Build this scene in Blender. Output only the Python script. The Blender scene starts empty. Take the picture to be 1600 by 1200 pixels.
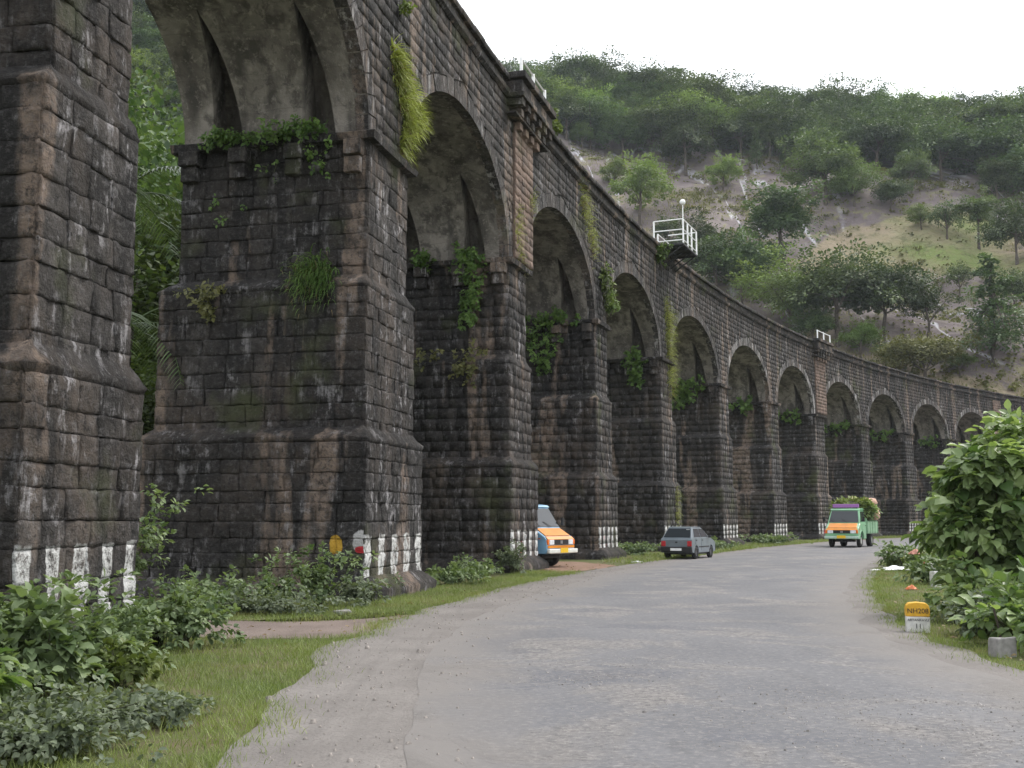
import bpy, bmesh, math, random
import numpy as np
from mathutils import Vector, noise as mnoise

# ------------------------------------------------------------------ camera, sky, sun, exposure
scene = bpy.context.scene
col = scene.collection
cam_d = bpy.data.cameras.new('camera'); cam = bpy.data.objects.new('camera', cam_d); col.objects.link(cam)
cam.location = (0, 0, 1.6); cam.rotation_euler = (math.radians(90 + 7.125), 0, 0)
cam_d.sensor_width = 36; cam_d.lens = 39.063; cam_d.clip_start = .1; cam_d.clip_end = 3000
scene.camera = cam
SUN_EL, SUN_AZ = math.radians(52), math.radians(55)          # azimuth clockwise from +y
world = bpy.data.worlds.new('World'); scene.world = world; world.use_nodes = True
wn, wl = world.node_tree.nodes, world.node_tree.links
sky = wn.new('ShaderNodeTexSky'); sky.sky_type = 'NISHITA'; sky.sun_disc = False
sky.sun_elevation = SUN_EL; sky.sun_rotation = SUN_AZ; sky.dust_density = 5; sky.air_density = 1.2
mixs = wn.new('ShaderNodeMix'); mixs.data_type = 'RGBA'; mixs.inputs[0].default_value = .86
wl.new(sky.outputs[0], mixs.inputs[6]); mixs.inputs[7].default_value = (10.2, 10.5, 10.9, 1)   # even cloud cover
bgn = wn['Background']; bgn.inputs[1].default_value = .12
wl.new(mixs.outputs[2], bgn.inputs[0])
sun_d = bpy.data.lights.new('sun', 'SUN'); sun_d.energy = 1.5; sun_d.angle = math.radians(18); sun_d.color = (1, .96, .9)
sun = bpy.data.objects.new('sun', sun_d); col.objects.link(sun)
sd = Vector((math.sin(SUN_AZ) * math.cos(SUN_EL), math.cos(SUN_AZ) * math.cos(SUN_EL), math.sin(SUN_EL)))
sun.rotation_euler = sd.to_track_quat('Z', 'Y').to_euler(); sun.location = (30, 20, 60)
vs = scene.view_settings; vs.view_transform = 'Standard'; vs.look = 'None'; vs.exposure = .75; vs.gamma = 1; vs.use_curve_mapping = False

random.seed(7); RNG = np.random.default_rng(7)

# ------------------------------------------------------------------ small helpers
def link(o, parent=None):
    col.objects.link(o)
    if parent is not None: o.parent = parent
    return o
def tag(o, label=None, cat=None, group=None, kind=None):
    if label: o['label'] = label
    if cat: o['category'] = cat
    if group: o['group'] = group
    if kind: o['kind'] = kind
    return o
def empty(name, loc=(0, 0, 0), rz=0, label=None, cat=None, group=None):
    o = bpy.data.objects.new(name, None); link(o); o.location = loc; o.rotation_euler = (0, 0, rz); o.empty_display_size = .3
    return tag(o, label, cat, group)
def np_mesh(name, verts, faces, tone=None, uv=None, smooth=False):
    """faces: array (M,k) or list of such arrays"""
    if not isinstance(faces, list): faces = [faces]
    me = bpy.data.meshes.new(name)
    verts = np.asarray(verts, np.float32)
    me.vertices.add(len(verts)); me.vertices.foreach_set('co', verts.ravel())
    loops = np.concatenate([f.ravel() for f in faces]).astype(np.int32)
    tot = np.concatenate([np.full(len(f), f.shape[1]) for f in faces]).astype(np.int32)
    st = np.concatenate([[0], np.cumsum(tot)[:-1]]).astype(np.int32)
    me.loops.add(len(loops)); me.loops.foreach_set('vertex_index', loops)
    me.polygons.add(len(tot)); me.polygons.foreach_set('loop_start', st); me.polygons.foreach_set('loop_total', tot)
    if smooth: me.polygons.foreach_set('use_smooth', np.ones(len(tot), bool))
    me.update(calc_edges=True)
    if tone is not None:
        a = me.attributes.new('tone', 'FLOAT', 'POINT'); a.data.foreach_set('value', np.asarray(tone, np.float32))
    if uv is not None:
        l = me.uv_layers.new(name='UVMap'); l.data.foreach_set('uv', np.asarray(uv, np.float32)[loops].ravel())
    return me
class MB:
    def __init__(s): s.v = []; s.f = []; s.m = []; s.t = []; s.uv = []; s.n = 0
    def add(s, verts, faces, mat=0, tone=.5, uv=None):
        b = s.n; verts = [tuple(v) for v in verts]; s.v += verts; s.n += len(verts)
        for f in faces: s.f.append(tuple(i + b for i in f)); s.m.append(mat)
        s.t += [tone] * len(verts); s.uv += list(uv) if uv is not None else [(0, 0)] * len(verts)
        return s
    def box(s, c, h, mat=0, tone=.5, fn=None, taper=1.0):
        P = []
        for z in (-1, 1):
            k = 1 if z < 0 else taper
            for x, y in ((-1, -1), (1, -1), (1, 1), (-1, 1)):
                P.append((c[0] + x * h[0] * k, c[1] + y * h[1] * k, c[2] + z * h[2]))
        if fn: P = [fn(*p) for p in P]
        return s.add(P, [(3, 2, 1, 0), (4, 5, 6, 7), (0, 1, 5, 4), (1, 2, 6, 5), (2, 3, 7, 6), (3, 0, 4, 7)], mat, tone)
    def tube(s, pts, rad, n=6, mat=0, tone=.5, cap=True):
        pts = [Vector(p) for p in pts]; k = len(pts)
        if not hasattr(rad, '__len__'): rad = [rad] * k
        V, Fc = [], []
        for i, p in enumerate(pts):
            d = (pts[min(i + 1, k - 1)] - pts[max(i - 1, 0)]).normalized()
            a = d.cross(Vector((0, 0, 1)));  a = a.normalized() if a.length > 1e-3 else Vector((1, 0, 0))
            b = d.cross(a)
            for j in range(n):
                t = 2 * math.pi * j / n; V.append(p + (a * math.cos(t) + b * math.sin(t)) * rad[i])
        for i in range(k - 1):
            for j in range(n): Fc.append((i * n + j, i * n + (j + 1) % n, (i + 1) * n + (j + 1) % n, (i + 1) * n + j))
        if cap: Fc += [tuple(range(n)), tuple(range((k - 1) * n, k * n))[::-1]]
        return s.add(V, Fc, mat, tone)
    def lathe(s, prof, n=20, axis='y', c=(0, 0, 0), mat=0, tone=.5):
        V, Fc = [], []
        for r, h in prof:
            for j in range(n):
                t = 2 * math.pi * j / n; a, b = r * math.cos(t), r * math.sin(t)
                p = (a, h, b) if axis == 'y' else (a, b, h) if axis == 'z' else (h, a, b)
                V.append((p[0] + c[0], p[1] + c[1], p[2] + c[2]))
        for i in range(len(prof) - 1):
            for j in range(n): Fc.append((i * n + j, i * n + (j + 1) % n, (i + 1) * n + (j + 1) % n, (i + 1) * n + j))
        return s.add(V, Fc, mat, tone)
    def mesh(s, name, smooth=False):
        me = bpy.data.meshes.new(name); me.from_pydata(s.v, [], s.f); me.update()
        me.polygons.foreach_set('material_index', s.m)
        if smooth: me.polygons.foreach_set('use_smooth', [True] * len(s.f))
        a = me.attributes.new('tone', 'FLOAT', 'POINT'); a.data.foreach_set('value', s.t)
        l = me.uv_layers.new(name='UVMap'); li = np.empty(len(me.loops), np.int32); me.loops.foreach_get('vertex_index', li)
        l.data.foreach_set('uv', np.asarray(s.uv, np.float32)[li].ravel())
        return me
    def build(s, name, mats, parent=None, smooth=False, bevel=0, fixn=True):
        me = s.mesh(name, smooth)
        if fixn:
            bm = bmesh.new(); bm.from_mesh(me); bmesh.ops.recalc_face_normals(bm, faces=bm.faces); bm.to_mesh(me); bm.free()
        for m in (mats if isinstance(mats, (list, tuple)) else [mats]): me.materials.append(m)
        o = link(bpy.data.objects.new(name, me), parent)
        if bevel:
            b = o.modifiers.new('bevel', 'BEVEL'); b.width = bevel; b.segments = 2; b.limit_method = 'ANGLE'; b.angle_limit = math.radians(35)
        return o

# ------------------------------------------------------------------ materials
def new_mat(name):
    m = bpy.data.materials.new(name); m.use_nodes = True
    return m, m.node_tree.nodes, m.node_tree.links, m.node_tree.nodes['Principled BSDF']
def plain(name, c, rough=.6, metal=0, noise_amt=.12, nscale=8, spec=.5, coat=0):
    m, n, l, b = new_mat(name)
    b.inputs['Roughness'].default_value = rough; b.inputs['Metallic'].default_value = metal
    b.inputs['Specular IOR Level'].default_value = spec; b.inputs['Coat Weight'].default_value = coat
    t = n.new('ShaderNodeTexNoise'); t.inputs['Scale'].default_value = nscale; t.inputs['Detail'].default_value = 5
    tc = n.new('ShaderNodeTexCoord'); l.new(tc.outputs['Object'], t.inputs['Vector'])
    r = n.new('ShaderNodeMapRange'); r.inputs[1].default_value = .3; r.inputs[2].default_value = .7
    r.inputs[3].default_value = 1 - noise_amt; r.inputs[4].default_value = 1 + noise_amt; l.new(t.outputs[0], r.inputs[0])
    v = n.new('ShaderNodeVectorMath'); v.operation = 'SCALE'; v.inputs[0].default_value = c; l.new(r.outputs[0], v.inputs['Scale'])
    l.new(v.outputs[0], b.inputs['Base Color'])
    return m
class NT:
    """tiny node-graph helper"""
    def __init__(s, name): s.m, s.n, s.l, s.b = new_mat(name); s.pos = s.n.new('ShaderNodeNewGeometry').outputs['Position']
    def put(s, sock, v):
        if isinstance(v, (int, float)): sock.default_value = v
        elif isinstance(v, tuple): sock.default_value = v if len(v) == len(sock.default_value) else v + (1,)
        else: s.l.new(v, sock)
    def scale(s, vec, sc):
        k = s.n.new('ShaderNodeVectorMath'); k.operation = 'MULTIPLY'; s.put(k.inputs[0], vec); k.inputs[1].default_value = sc; return k.outputs[0]
    def noise(s, scale, detail=4, vec=None, rough=.55, dist=0):
        t = s.n.new('ShaderNodeTexNoise'); t.inputs['Scale'].default_value = scale; t.inputs['Detail'].default_value = detail
        t.inputs['Roughness'].default_value = rough; t.inputs['Distortion'].default_value = dist
        s.l.new(vec if vec is not None else s.pos, t.inputs['Vector']); return t.outputs[0]
    def rng(s, v, a, b, c=0., d=1.):
        r = s.n.new('ShaderNodeMapRange'); s.put(r.inputs[0], v)
        for i, x in zip((1, 2, 3, 4), (a, b, c, d)): r.inputs[i].default_value = x
        return r.outputs[0]
    def math(s, op, a, b=0.):
        k = s.n.new('ShaderNodeMath'); k.operation = op; s.put(k.inputs[0], a); s.put(k.inputs[1], b); return k.outputs[0]
    def mix(s, f, a, b, mode='MIX'):
        k = s.n.new('ShaderNodeMix'); k.data_type = 'RGBA'; k.blend_type = mode
        s.put(k.inputs[0], f); s.put(k.inputs[6], a); s.put(k.inputs[7], b); return k.outputs[2]
    def attr(s, nm):
        k = s.n.new('ShaderNodeAttribute'); k.attribute_name = nm; return k.outputs['Fac']
    def uv(s):
        k = s.n.new('ShaderNodeUVMap'); k.uv_map = 'UVMap'; return k.outputs[0]
    def sep(s, v):
        k = s.n.new('ShaderNodeSeparateXYZ'); s.l.new(v, k.inputs[0]); return k.outputs
    def bump(s, h, strength=.5, dist=.02):
        k = s.n.new('ShaderNodeBump'); k.inputs['Strength'].default_value = strength; k.inputs['Distance'].default_value = dist
        s.put(k.inputs['Height'], h); s.l.new(k.outputs[0], s.b.inputs['Normal']); return k
    def out(s, c, rough=.9, spec=.3):
        s.put(s.b.inputs['Base Color'], c); s.put(s.b.inputs['Roughness'], rough); s.b.inputs['Specular IOR Level'].default_value = spec; return s.m

def stone_colour(g, lime=.5, pink=.0, dark=1.0):
    tone = g.attr('tone')
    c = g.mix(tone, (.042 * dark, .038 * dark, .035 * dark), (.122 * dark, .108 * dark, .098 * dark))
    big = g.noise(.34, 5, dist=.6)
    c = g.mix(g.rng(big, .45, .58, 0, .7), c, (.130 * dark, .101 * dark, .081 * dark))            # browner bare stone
    c = g.mix(g.rng(g.noise(.9, 6, rough=.65), .50 - .05 * (1 - dark) * 4, .64, 0, .85), c, (.017, .0165, .0165))     # black lichen crust
    st = g.noise(1.0, 4, g.scale(g.pos, (1.8, 1.8, .14)), dist=.3)
    c = g.mix(g.rng(st, .47, .60, 0, .82), c, (.017, .016, .0155))
    sb = g.noise(1.0, 4, g.scale(g.pos, (.42, .42, .10)), dist=.4); c = g.mix(g.rng(sb, .48, .60, 0, .6), c, (.018, .017, .0165))        # broad soot stains               # dark runs of water
    st4 = g.noise(1.0, 4, g.scale(g.pos, (.95, .95, .13)), dist=.15)
    c = g.mix(g.math('MULTIPLY', g.rng(st4, .57, .62), g.rng(g.noise(3.5, 6, rough=.7), .38, .56, .25, .95)), c, (.205, .155, .122))   # tan washed bands
    c = g.mix(g.math('MULTIPLY', g.rng(g.noise(9, 8, rough=.8), .50, .64), .5), c, (.19 * dark, .178 * dark, .177 * dark))
    c = g.mix(g.math('MULTIPLY', g.rng(g.noise(6, 8, g.scale(g.pos, (1.3, 1.1, 1)), rough=.8), .52, .62), .8), c, (.014, .0135, .0135))
    st2 = g.noise(1.0, 7, g.scale(g.pos, (5.2, 5.2, .75)), rough=.75); st5 = g.noise(4.2, 7, rough=.72)
    w = g.math('MULTIPLY', g.rng(g.math('ADD', g.math('MULTIPLY', st2, .55), g.math('MULTIPLY', st5, .45)), .525, .60), g.rng(g.noise(1.3, 5, rough=.6), .44, .58))
    c = g.mix(g.math('MULTIPLY', w, lime), c, (.47, .45, .46))                   # lime streaks
    if pink: c = g.mix(g.rng(g.noise(1.7, 4), .34, .58, .25, pink), c, (.27, .19, .15))
    c = g.mix(g.math('MULTIPLY', g.rng(g.noise(.55, 6), .58, .70), .55), c, (.062, .072, .026))   # moss
    return c
def stone_bump(g):
    g.bump(g.math('ADD', g.math('MULTIPLY', g.noise(5.5, 9, rough=.68), 1.0), g.math('MULTIPLY', g.noise(34, 5), .22)), 1.0, .11)
def make_stone(name, pink=0., lime=.35, dark=1.):
    g = NT(name); c = stone_colour(g, lime, pink, dark); stone_bump(g); return g.out(c, .92, .25)
M = {}
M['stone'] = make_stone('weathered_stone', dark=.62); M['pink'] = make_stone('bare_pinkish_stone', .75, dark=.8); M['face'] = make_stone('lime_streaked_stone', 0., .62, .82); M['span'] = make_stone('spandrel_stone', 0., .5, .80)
def make_painted():
    g = NT('striped_paint_on_stone'); c = stone_colour(g); u = g.sep(g.uv())
    wob = g.math('MULTIPLY', g.math('SUBTRACT', g.noise(2.6, 4), .5), .42)
    uu = g.math('ADD', u[0], wob); fr = g.math('FRACT', uu)
    band = g.math('MULTIPLY', g.rng(fr, .0, .03), g.rng(fr, .44, .48, 1, 0))
    top = g.rng(g.math('ADD', u[1], g.math('MULTIPLY', g.noise(5, 3), .16)), 1.40, 1.44, 1, 0)
    wear = g.rng(g.noise(6, 8, rough=.8), .40, .50)
    mk = g.math('MULTIPLY', g.math('MULTIPLY', band, top), wear)
    c = g.mix(g.math('MULTIPLY', g.rng(g.noise(1.3, 2), .66, .69), g.math('MULTIPLY', g.rng(u[1], .9, 1.0, 1, 0), g.rng(u[1], .45, .5))), c, (.42, .05, .05))
    c = g.mix(mk, c, g.mix(g.noise(6, 5), (.42, .41, .39), (.78, .78, .77))); stone_bump(g)
    return g.out(c, .85, .3)
M['painted'] = make_painted()
def make_marks():      # yellow and red survey dabs on the flank of the second pier; uv in metres
    g = NT('paint_dabs_on_stone'); c = stone_colour(g); u = g.sep(g.uv())
    nz = g.math('MULTIPLY', g.math('SUBTRACT', g.noise(4.5, 5), .5), 1.5)
    def dab(cu, cv, ru, rv):
        a = g.math('DIVIDE', g.math('SUBTRACT', u[0], cu), ru); b = g.math('DIVIDE', g.math('SUBTRACT', u[1], cv), rv)
        d = g.math('ADD', g.math('ADD', g.math('MULTIPLY', a, a), g.math('MULTIPLY', b, b)), nz)
        return g.rng(d, .85, 1.1, 1, 0)
    c = g.mix(g.math('MULTIPLY', dab(.0, 1.2, .22, .26), .75), c, (.55, .54, .53))
    c = g.mix(dab(.02, 1.04, .15, .08), c, (.42, .03, .035))
    c = g.mix(dab(.60, 1.15, .15, .20), c, (.52, .31, .04)); stone_bump(g)
    return g.out(c, .8, .3)
M['marks'] = make_marks()
def make_soffit():
    g = NT('weathered_soffit_render')
    c = g.mix(g.rng(g.noise(.7, 5, dist=.5), .35, .68), (.115, .104, .092), (.275, .25, .222))
    c = g.mix(g.math('MULTIPLY', g.rng(g.noise(1, 5, g.scale(g.pos, (1.7, 1.7, .25))), .47, .62), .8), c, (.05, .046, .042))
    c = g.mix(g.math('MULTIPLY', g.rng(g.noise(1, 5, g.scale(g.pos, (4.2, 4.2, .35)), rough=.7), .58, .74), .6), c, (.36, .33, .30))
    c = g.mix(g.math('MULTIPLY', g.rng(g.noise(.5, 3), .56, .68), .6), c, (.11, .10, .082))
    c = g.mix(g.math('MULTIPLY', g.rng(g.noise(2.4, 7, rough=.7, dist=.5), .50, .62), .75), c, (.062, .057, .051))
    c = g.mix(g.math('MULTIPLY', g.rng(g.noise(6, 7, rough=.75), .54, .64), .5), c, (.33, .30, .265))
    lift = g.sep(g.pos)[2]; c = g.mix(g.math('MULTIPLY', g.rng(g.math('FRACT', g.math('MULTIPLY', g.math('ADD', lift, g.math('MULTIPLY', g.noise(.9, 3), .25)), 1.35)), .0, .035, 1, 0), .35), c, (.06, .055, .05))
    g.bump(g.math('ADD', g.noise(5, 6), g.math('MULTIPLY', g.noise(24, 4), .4)), .8, .06)
    return g.out(c, .95, .2)
M['soffit'] = make_soffit()
def make_voussoir(th=.58, nm='dressed_arch_stone'):
    g = NT(nm); c = stone_colour(g)
    s = g.noise(1, 5, g.scale(g.pos, (3.2, 3.2, .5)), rough=.7)
    c = g.mix(.2, c, (.062, .058, .058))
    c = g.mix(g.math('MULTIPLY', g.rng(s, th, th + .08), .7), c, (.42, .40, .39)); stone_bump(g); return g.out(c, .9, .25)
M['voussoir'] = make_voussoir(); M['voussoir_pale'] = make_voussoir(.51, 'lime_washed_arch_stone')

def leaf_mat(name, c0, c1, yellow=None, trans=.28, rough=.5, vary=False):
    g = NT(name); t = g.attr('tone'); c = g.mix(t, c0, c1)
    oi = g.n.new('ShaderNodeObjectInfo').outputs['Random']
    hs = g.n.new('ShaderNodeHueSaturation'); g.l.new(g.rng(oi, 0, 1, .62, 1.30), hs.inputs['Value']); g.l.new(g.rng(g.math('FRACT', g.math('MULTIPLY', oi, 7.3)), 0, 1, .478, .515), hs.inputs['Hue']); g.l.new(c, hs.inputs['Color']); c = hs.outputs[0] if vary else c
    if yellow: c = g.mix(g.rng(g.noise(.9, 3), .55, .7, 0, .8), c, yellow)
    g.put(g.b.inputs['Base Color'], c); g.b.inputs['Roughness'].default_value = rough; g.b.inputs['Specular IOR Level'].default_value = .35
    tr = g.n.new('ShaderNodeBsdfTranslucent'); g.l.new(g.mix(1., c, (1.25, 1.35, .6), 'MULTIPLY'), tr.inputs[0])
    mx = g.n.new('ShaderNodeMixShader'); mx.inputs[0].default_value = trans
    g.l.new(g.b.outputs[0], mx.inputs[1]); g.l.new(tr.outputs[0], mx.inputs[2]); g.l.new(mx.outputs[0], g.n['Material Output'].inputs[0])
    return g.m
M['leaf_hill'] = leaf_mat('hill_foliage', (.042, .070, .030), (.112, .158, .062), vary=True)
M['leaf_light'] = leaf_mat('light_foliage', (.095, .145, .040), (.195, .260, .080), vary=True)
M['leaf_mid'] = leaf_mat('mid_green_foliage', (.050, .085, .028), (.120, .170, .060), vary=True)
M['leaf_olive'] = leaf_mat('olive_foliage', (.085, .092, .03), (.17, .165, .06))
M['leaf_bush'] = leaf_mat('broad_leaf', (.075, .130, .042), (.31, .385, .185), trans=.38, rough=.36)
M['leaf_under'] = leaf_mat('undergrowth_leaf', (.085, .130, .055), (.225, .285, .145), rough=.5)
M['leaf_grey'] = leaf_mat('greyish_leaf', (.085, .11, .07), (.20, .235, .155), rough=.6)
M['fern'] = leaf_mat('fern_frond', (.06, .12, .026), (.15, .235, .06))
M['grass_y'] = leaf_mat('yellow_wall_grass', (.20, .23, .06), (.42, .46, .15))
M['dry'] = leaf_mat('dry_wall_grass', (.16, .11, .06), (.26, .19, .10))
M['grass'] = leaf_mat('verge_grass_blade', (.105, .150, .035), (.245, .290, .090), yellow=(.27, .25, .10))
M['palm'] = leaf_mat('palm_frond', (.06, .10, .04), (.16, .21, .10), rough=.35)
M['bark'] = plain('bark', (.085, .068, .055), .95, noise_amt=.4, nscale=6)
M['stem'] = plain('green_stem', (.06, .065, .03), .8, noise_amt=.3)
M['white'] = plain('white_iron_paint', (.78, .78, .77), .5, noise_amt=.08)
M['iron'] = plain('dark_iron', (.025, .025, .026), .7, noise_amt=.3)
M['rubber'] = plain('tyre_rubber', (.018, .018, .018), .85)
M['black'] = plain('black_plastic', (.015, .015, .016), .5)
M['chrome'] = plain('worn_metal', (.45, .45, .46), .35, .9)

def ground_mat():
    g = NT('verge_soil_and_grass')
    c = g.mix(g.rng(g.noise(.5, 5), .38, .62), (.135, .115, .070), (.070, .098, .030))
    c = g.mix(g.rng(g.noise(4, 5), .45, .7), c, (.105, .125, .045))
    c = g.mix(g.math('MULTIPLY', g.rng(g.noise(18, 4), .55, .75), .35), c, (.19, .165, .115))
    g.bump(g.noise(14, 6), .6, .05); return g.out(c, .97, .1)
M['ground'] = ground_mat()
def hill_mat():
    g = NT('hillside_rock_and_grass')
    c = g.mix(g.rng(g.noise(.016, 5, dist=1.0), .52, .64), (.270, .218, .158), (.165, .205, .070))        # dry and green grass
    c = g.mix(g.math('MULTIPLY', g.rng(g.noise(.7, 8, rough=.75), .46, .62), .55), c, (.24, .20, .12))
    c = g.mix(g.math('MULTIPLY', g.rng(g.noise(.4, 8, rough=.8), .50, .60), .6), c, (.08, .09, .04))
    rock = g.mix(g.rng(g.noise(.10, 7, rough=.65), .38, .62), (.120, .098, .100), (.205, .172, .165))
    rk = g.noise(.05, 3, g.scale(g.pos, (1.4, .30, .0)), dist=.5); k = g.rng(g.math('ABSOLUTE', g.math('SUBTRACT', rk, .5)), .0, .018, 1, 0)
    rock = g.mix(g.math('MULTIPLY', k, g.rng(g.noise(.08, 4), .40, .52)), rock, (.46, .45, .48))               # pale water streaks on the slab
    rock = g.mix(g.math('MULTIPLY', g.rng(g.noise(.25, 6, rough=.7), .54, .62), .7), rock, (.20, .19, .09))    # tufts in cracks
    sl = g.math('ADD', g.noise(.017, 6, g.scale(g.pos, (.8, .8, 2.2)), dist=.6), g.math('MULTIPLY', g.math('SUBTRACT', g.noise(.16, 5), .5), .22))
    c = g.mix(g.rng(sl, .505, .545, 1, 0), c, rock)
    g.bump(g.noise(.3, 8), .8, 1.0); return g.out(c, .95, .15)
M['hill'] = hill_mat()
def road_mat():
    g = NT('worn_asphalt'); uv = g.sep(g.uv())
    c = g.mix(g.rng(g.noise(.35, 5, dist=.4), .35, .65), (.124, .124, .132), (.162, .160, .166))
    worn = g.rng(g.noise(.55, 7, dist=.9, rough=.62), .50, .60)                       # stripped, gravelly areas
    c = g.mix(g.math('MULTIPLY', worn, .75), c, (.240, .223, .210))
    fix = g.rng(g.noise(.42, 7, g.scale(g.pos, (1., 1.6, 1)), dist=.5, rough=.6), .585, .600); c = g.mix(g.math('MULTIPLY', fix, .7), c, (.112, .114, .128))       # smoother repairs
    oil = g.rng(g.noise(1.1, 5, g.scale(g.pos, (1, .35, 1))), .60, .70); c = g.mix(g.math('MULTIPLY', oil, .45), c, (.085, .085, .09))
    c = g.mix(g.math('MULTIPLY', g.rng(g.noise(.8, 4), .58, .66), .4), c, (.135, .137, .150))
    tr = g.noise(1, 4, g.scale(g.pos, (1.6, .10, 1))); c = g.mix(g.rng(tr, .5, .68, 0, .35), c, (.150, .150, .160))   # wheel tracks
    gr = g.noise(13, 8, rough=.82); c = g.mix(g.math('MULTIPLY', g.rng(gr, .49, .58), g.rng(worn, 0, 1, .42, .85)), c, (.098, .096, .099))
    g2 = g.noise(16, 7, g.scale(g.pos, (1, 1.2, 1)), rough=.8); c = g.mix(g.math('MULTIPLY', g.rng(g2, .51, .61), g.rng(worn, 0, 1, .40, .8)), c, (.33, .31, .295))
    wob = g.math('MULTIPLY', g.math('SUBTRACT', g.noise(.7, 6), .5), 1.9)
    d = g.math('ADD', uv[0], wob)                                    # metres from the nearer edge
    c = g.mix(g.rng(d, .1, 1.3, .9, 0), c, (.195, .180, .169))       # dust along the edges
    g.bump(g.math('MULTIPLY', gr, g.rng(worn, 0, 1, .35, 1.)), .8, .03)
    return g.out(c, .85, .25)
M['road'] = road_mat()
def dirt_mat(name, a, b, c2):
    g = NT(name); c = g.mix(g.rng(g.noise(.9, 6), .35, .65), a, b)
    c = g.mix(g.rng(g.noise(22, 4), .5, .7, 0, .5), c, c2)
    tr = g.noise(1, 4, g.scale(g.pos, (5.5, .5, 1))); c = g.mix(g.rng(tr, .5, .7, 0, .35), c, c2)
    g.bump(g.math('ADD', g.noise(30, 5), g.noise(4, 4)), .6, .03); return g.out(c, .97, .1)
M['dust'] = dirt_mat('pale_road_dust', (.180, .165, .155), (.228, .211, .198), (.135, .124, .117))
M['redsoil'] = dirt_mat('reddish_soil', (.21, .135, .098), (.28, .19, .145), (.14, .10, .075))
M['mud'] = dirt_mat('bare_track_soil', (.17, .135, .12), (.225, .182, .16), (.12, .10, .085))
M['patch'] = dirt_mat('smooth_asphalt_repair', (.140, .141, .152), (.165, .165, .176), (.12, .12, .125))

# ------------------------------------------------------------------ viaduct frame of reference
X0, Y0, TH, K, GR = -2.699, 26.399, .2347, .00467, .00373
ZS, ZC, ZT = 10.322, 13.749, 16.571        # springing, crown, parapet top
ZU, ZL, WID = 6.894, 3.50, 4.54
S_R = {0: -24.6, 1: -12.24, 2: .34, 3: 12.11, 4: 24.23, 5: 36.65, 6: 49.47, 7: 61.83, 8: 73.98, 9: 86.24, 10: 98.53, 11: 110.72, 12: 123.17}
S_W = {0: 2.2, 1: 1.75, 2: 2.69, 3: 2.06, 4: 1.96, 5: 2.29, 6: 2.22, 7: 2.06, 8: 2.59, 9: 2.17, 10: 2.16, 11: 2.26, 12: 2.19}
def F(s, off, z):
    s = np.asarray(s, float); a = TH + K * s
    x = X0 + (math.cos(TH) - np.cos(a)) / K; y = Y0 + (np.sin(a) - math.sin(TH)) / K
    return np.stack(np.broadcast_arrays(x + np.cos(a) * off, y - np.sin(a) * off, z + GR * s), -1)
def Fp(s, off, z): return tuple(F(s, off, z))
def nrm(s): a = TH + K * s; return np.array([math.cos(a), -math.sin(a), 0])
def gz(y): return GR * np.maximum(0, np.asarray(y, float) - 26.)

# ------------------------------------------------------------------ ground, hill, road
def sheet(name, pts, mat, dz, uv=None, faces=None, kind='structure', parent=None):
    V = [(p[0], p[1], float(gz(p[1])) + dz) for p in pts]
    mb = MB(); mb.add(V, faces, uv=uv); o = mb.build(name, mat, parent, fixn=False)
    if kind: o['kind'] = kind
    return o
gx = sorted(set([-900, -500, -250, -120, -60, -30, -15, 0, 15, 30, 60, 90, 120, 180, 300, 550, 900])); gy = [-300, -100, -30, 0, 26, 60, 110, 170, 300, 600, 1200]
sheet('ground', [(x, y) for y in gy for x in gx], M['ground'], 0,
      faces=[(j * len(gx) + i, j * len(gx) + i + 1, (j + 1) * len(gx) + i + 1, (j + 1) * len(gx) + i) for j in range(len(gy) - 1) for i in range(len(gx) - 1)])

RP = np.array([(0, -6), (112, -3), (122, .2), (135, 3.2), (150, 9.5), (175, 25), (205, 46), (240, 72), (270, 95), (300, 117), (340, 138), (385, 150), (450, 146), (560, 110)], float)
def hz(x, y):
    x = np.asarray(x, float); y = np.asarray(y, float)
    dx = x - 10; r = np.hypot(dx, y); az = np.degrees(np.arctan2(dx, y))
    sc = np.interp(az, [-40, -20, -2, 8, 22, 40], [1.12, 1.12, .955, .925, .80, .78])
    z = np.interp(r, RP[:, 0], RP[:, 1]); z = np.where(z > 0, z * sc, z)
    k = np.clip((r - 125) / 80, 0, 1)
    n = 3.2 * np.sin(x * .043 + 1.3 + .8 * np.sin(y * .021)) * np.cos(y * .037 + .6) + 1.6 * np.sin(x * .11 + y * .07) + 1.1 * np.sin(x * .19 - y * .16 + 2)
    n += 2.2 * np.sin(r * .075 + 2.2 * np.sin(az * .16)) 
    return z + n * k
rr = np.concatenate([np.arange(108, 180, 2.5), np.arange(180, 400, 4), np.arange(400, 561, 16)]); aa = np.radians(np.arange(-62, 62.1, .75))
R_, A_ = np.meshgrid(rr, aa, indexing='ij'); HX, HY = 10 + R_ * np.sin(A_), R_ * np.cos(A_)
nh = np.array([[mnoise.fractal(Vector((x * .06, y * .06, 3.)), 1.0, 2.0, 4) for x, y in zip(a, b)] for a, b in zip(HX, HY)])
HZ = hz(HX, HY) + nh * np.clip((R_ - 125) / 60, 0, 1) * 2.0
ni, nj = HX.shape; idx = np.arange(ni * nj).reshape(ni, nj)
hf = np.stack([idx[:-1, :-1], idx[:-1, 1:], idx[1:, 1:], idx[1:, :-1]], -1).reshape(-1, 4)
hm = np_mesh('hill', np.stack([HX, HY, HZ], -1).reshape(-1, 3), hf[:, ::-1], smooth=True); hm.materials.append(M['hill'])
tag(link(bpy.data.objects.new('hill', hm)), kind='structure')

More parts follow.
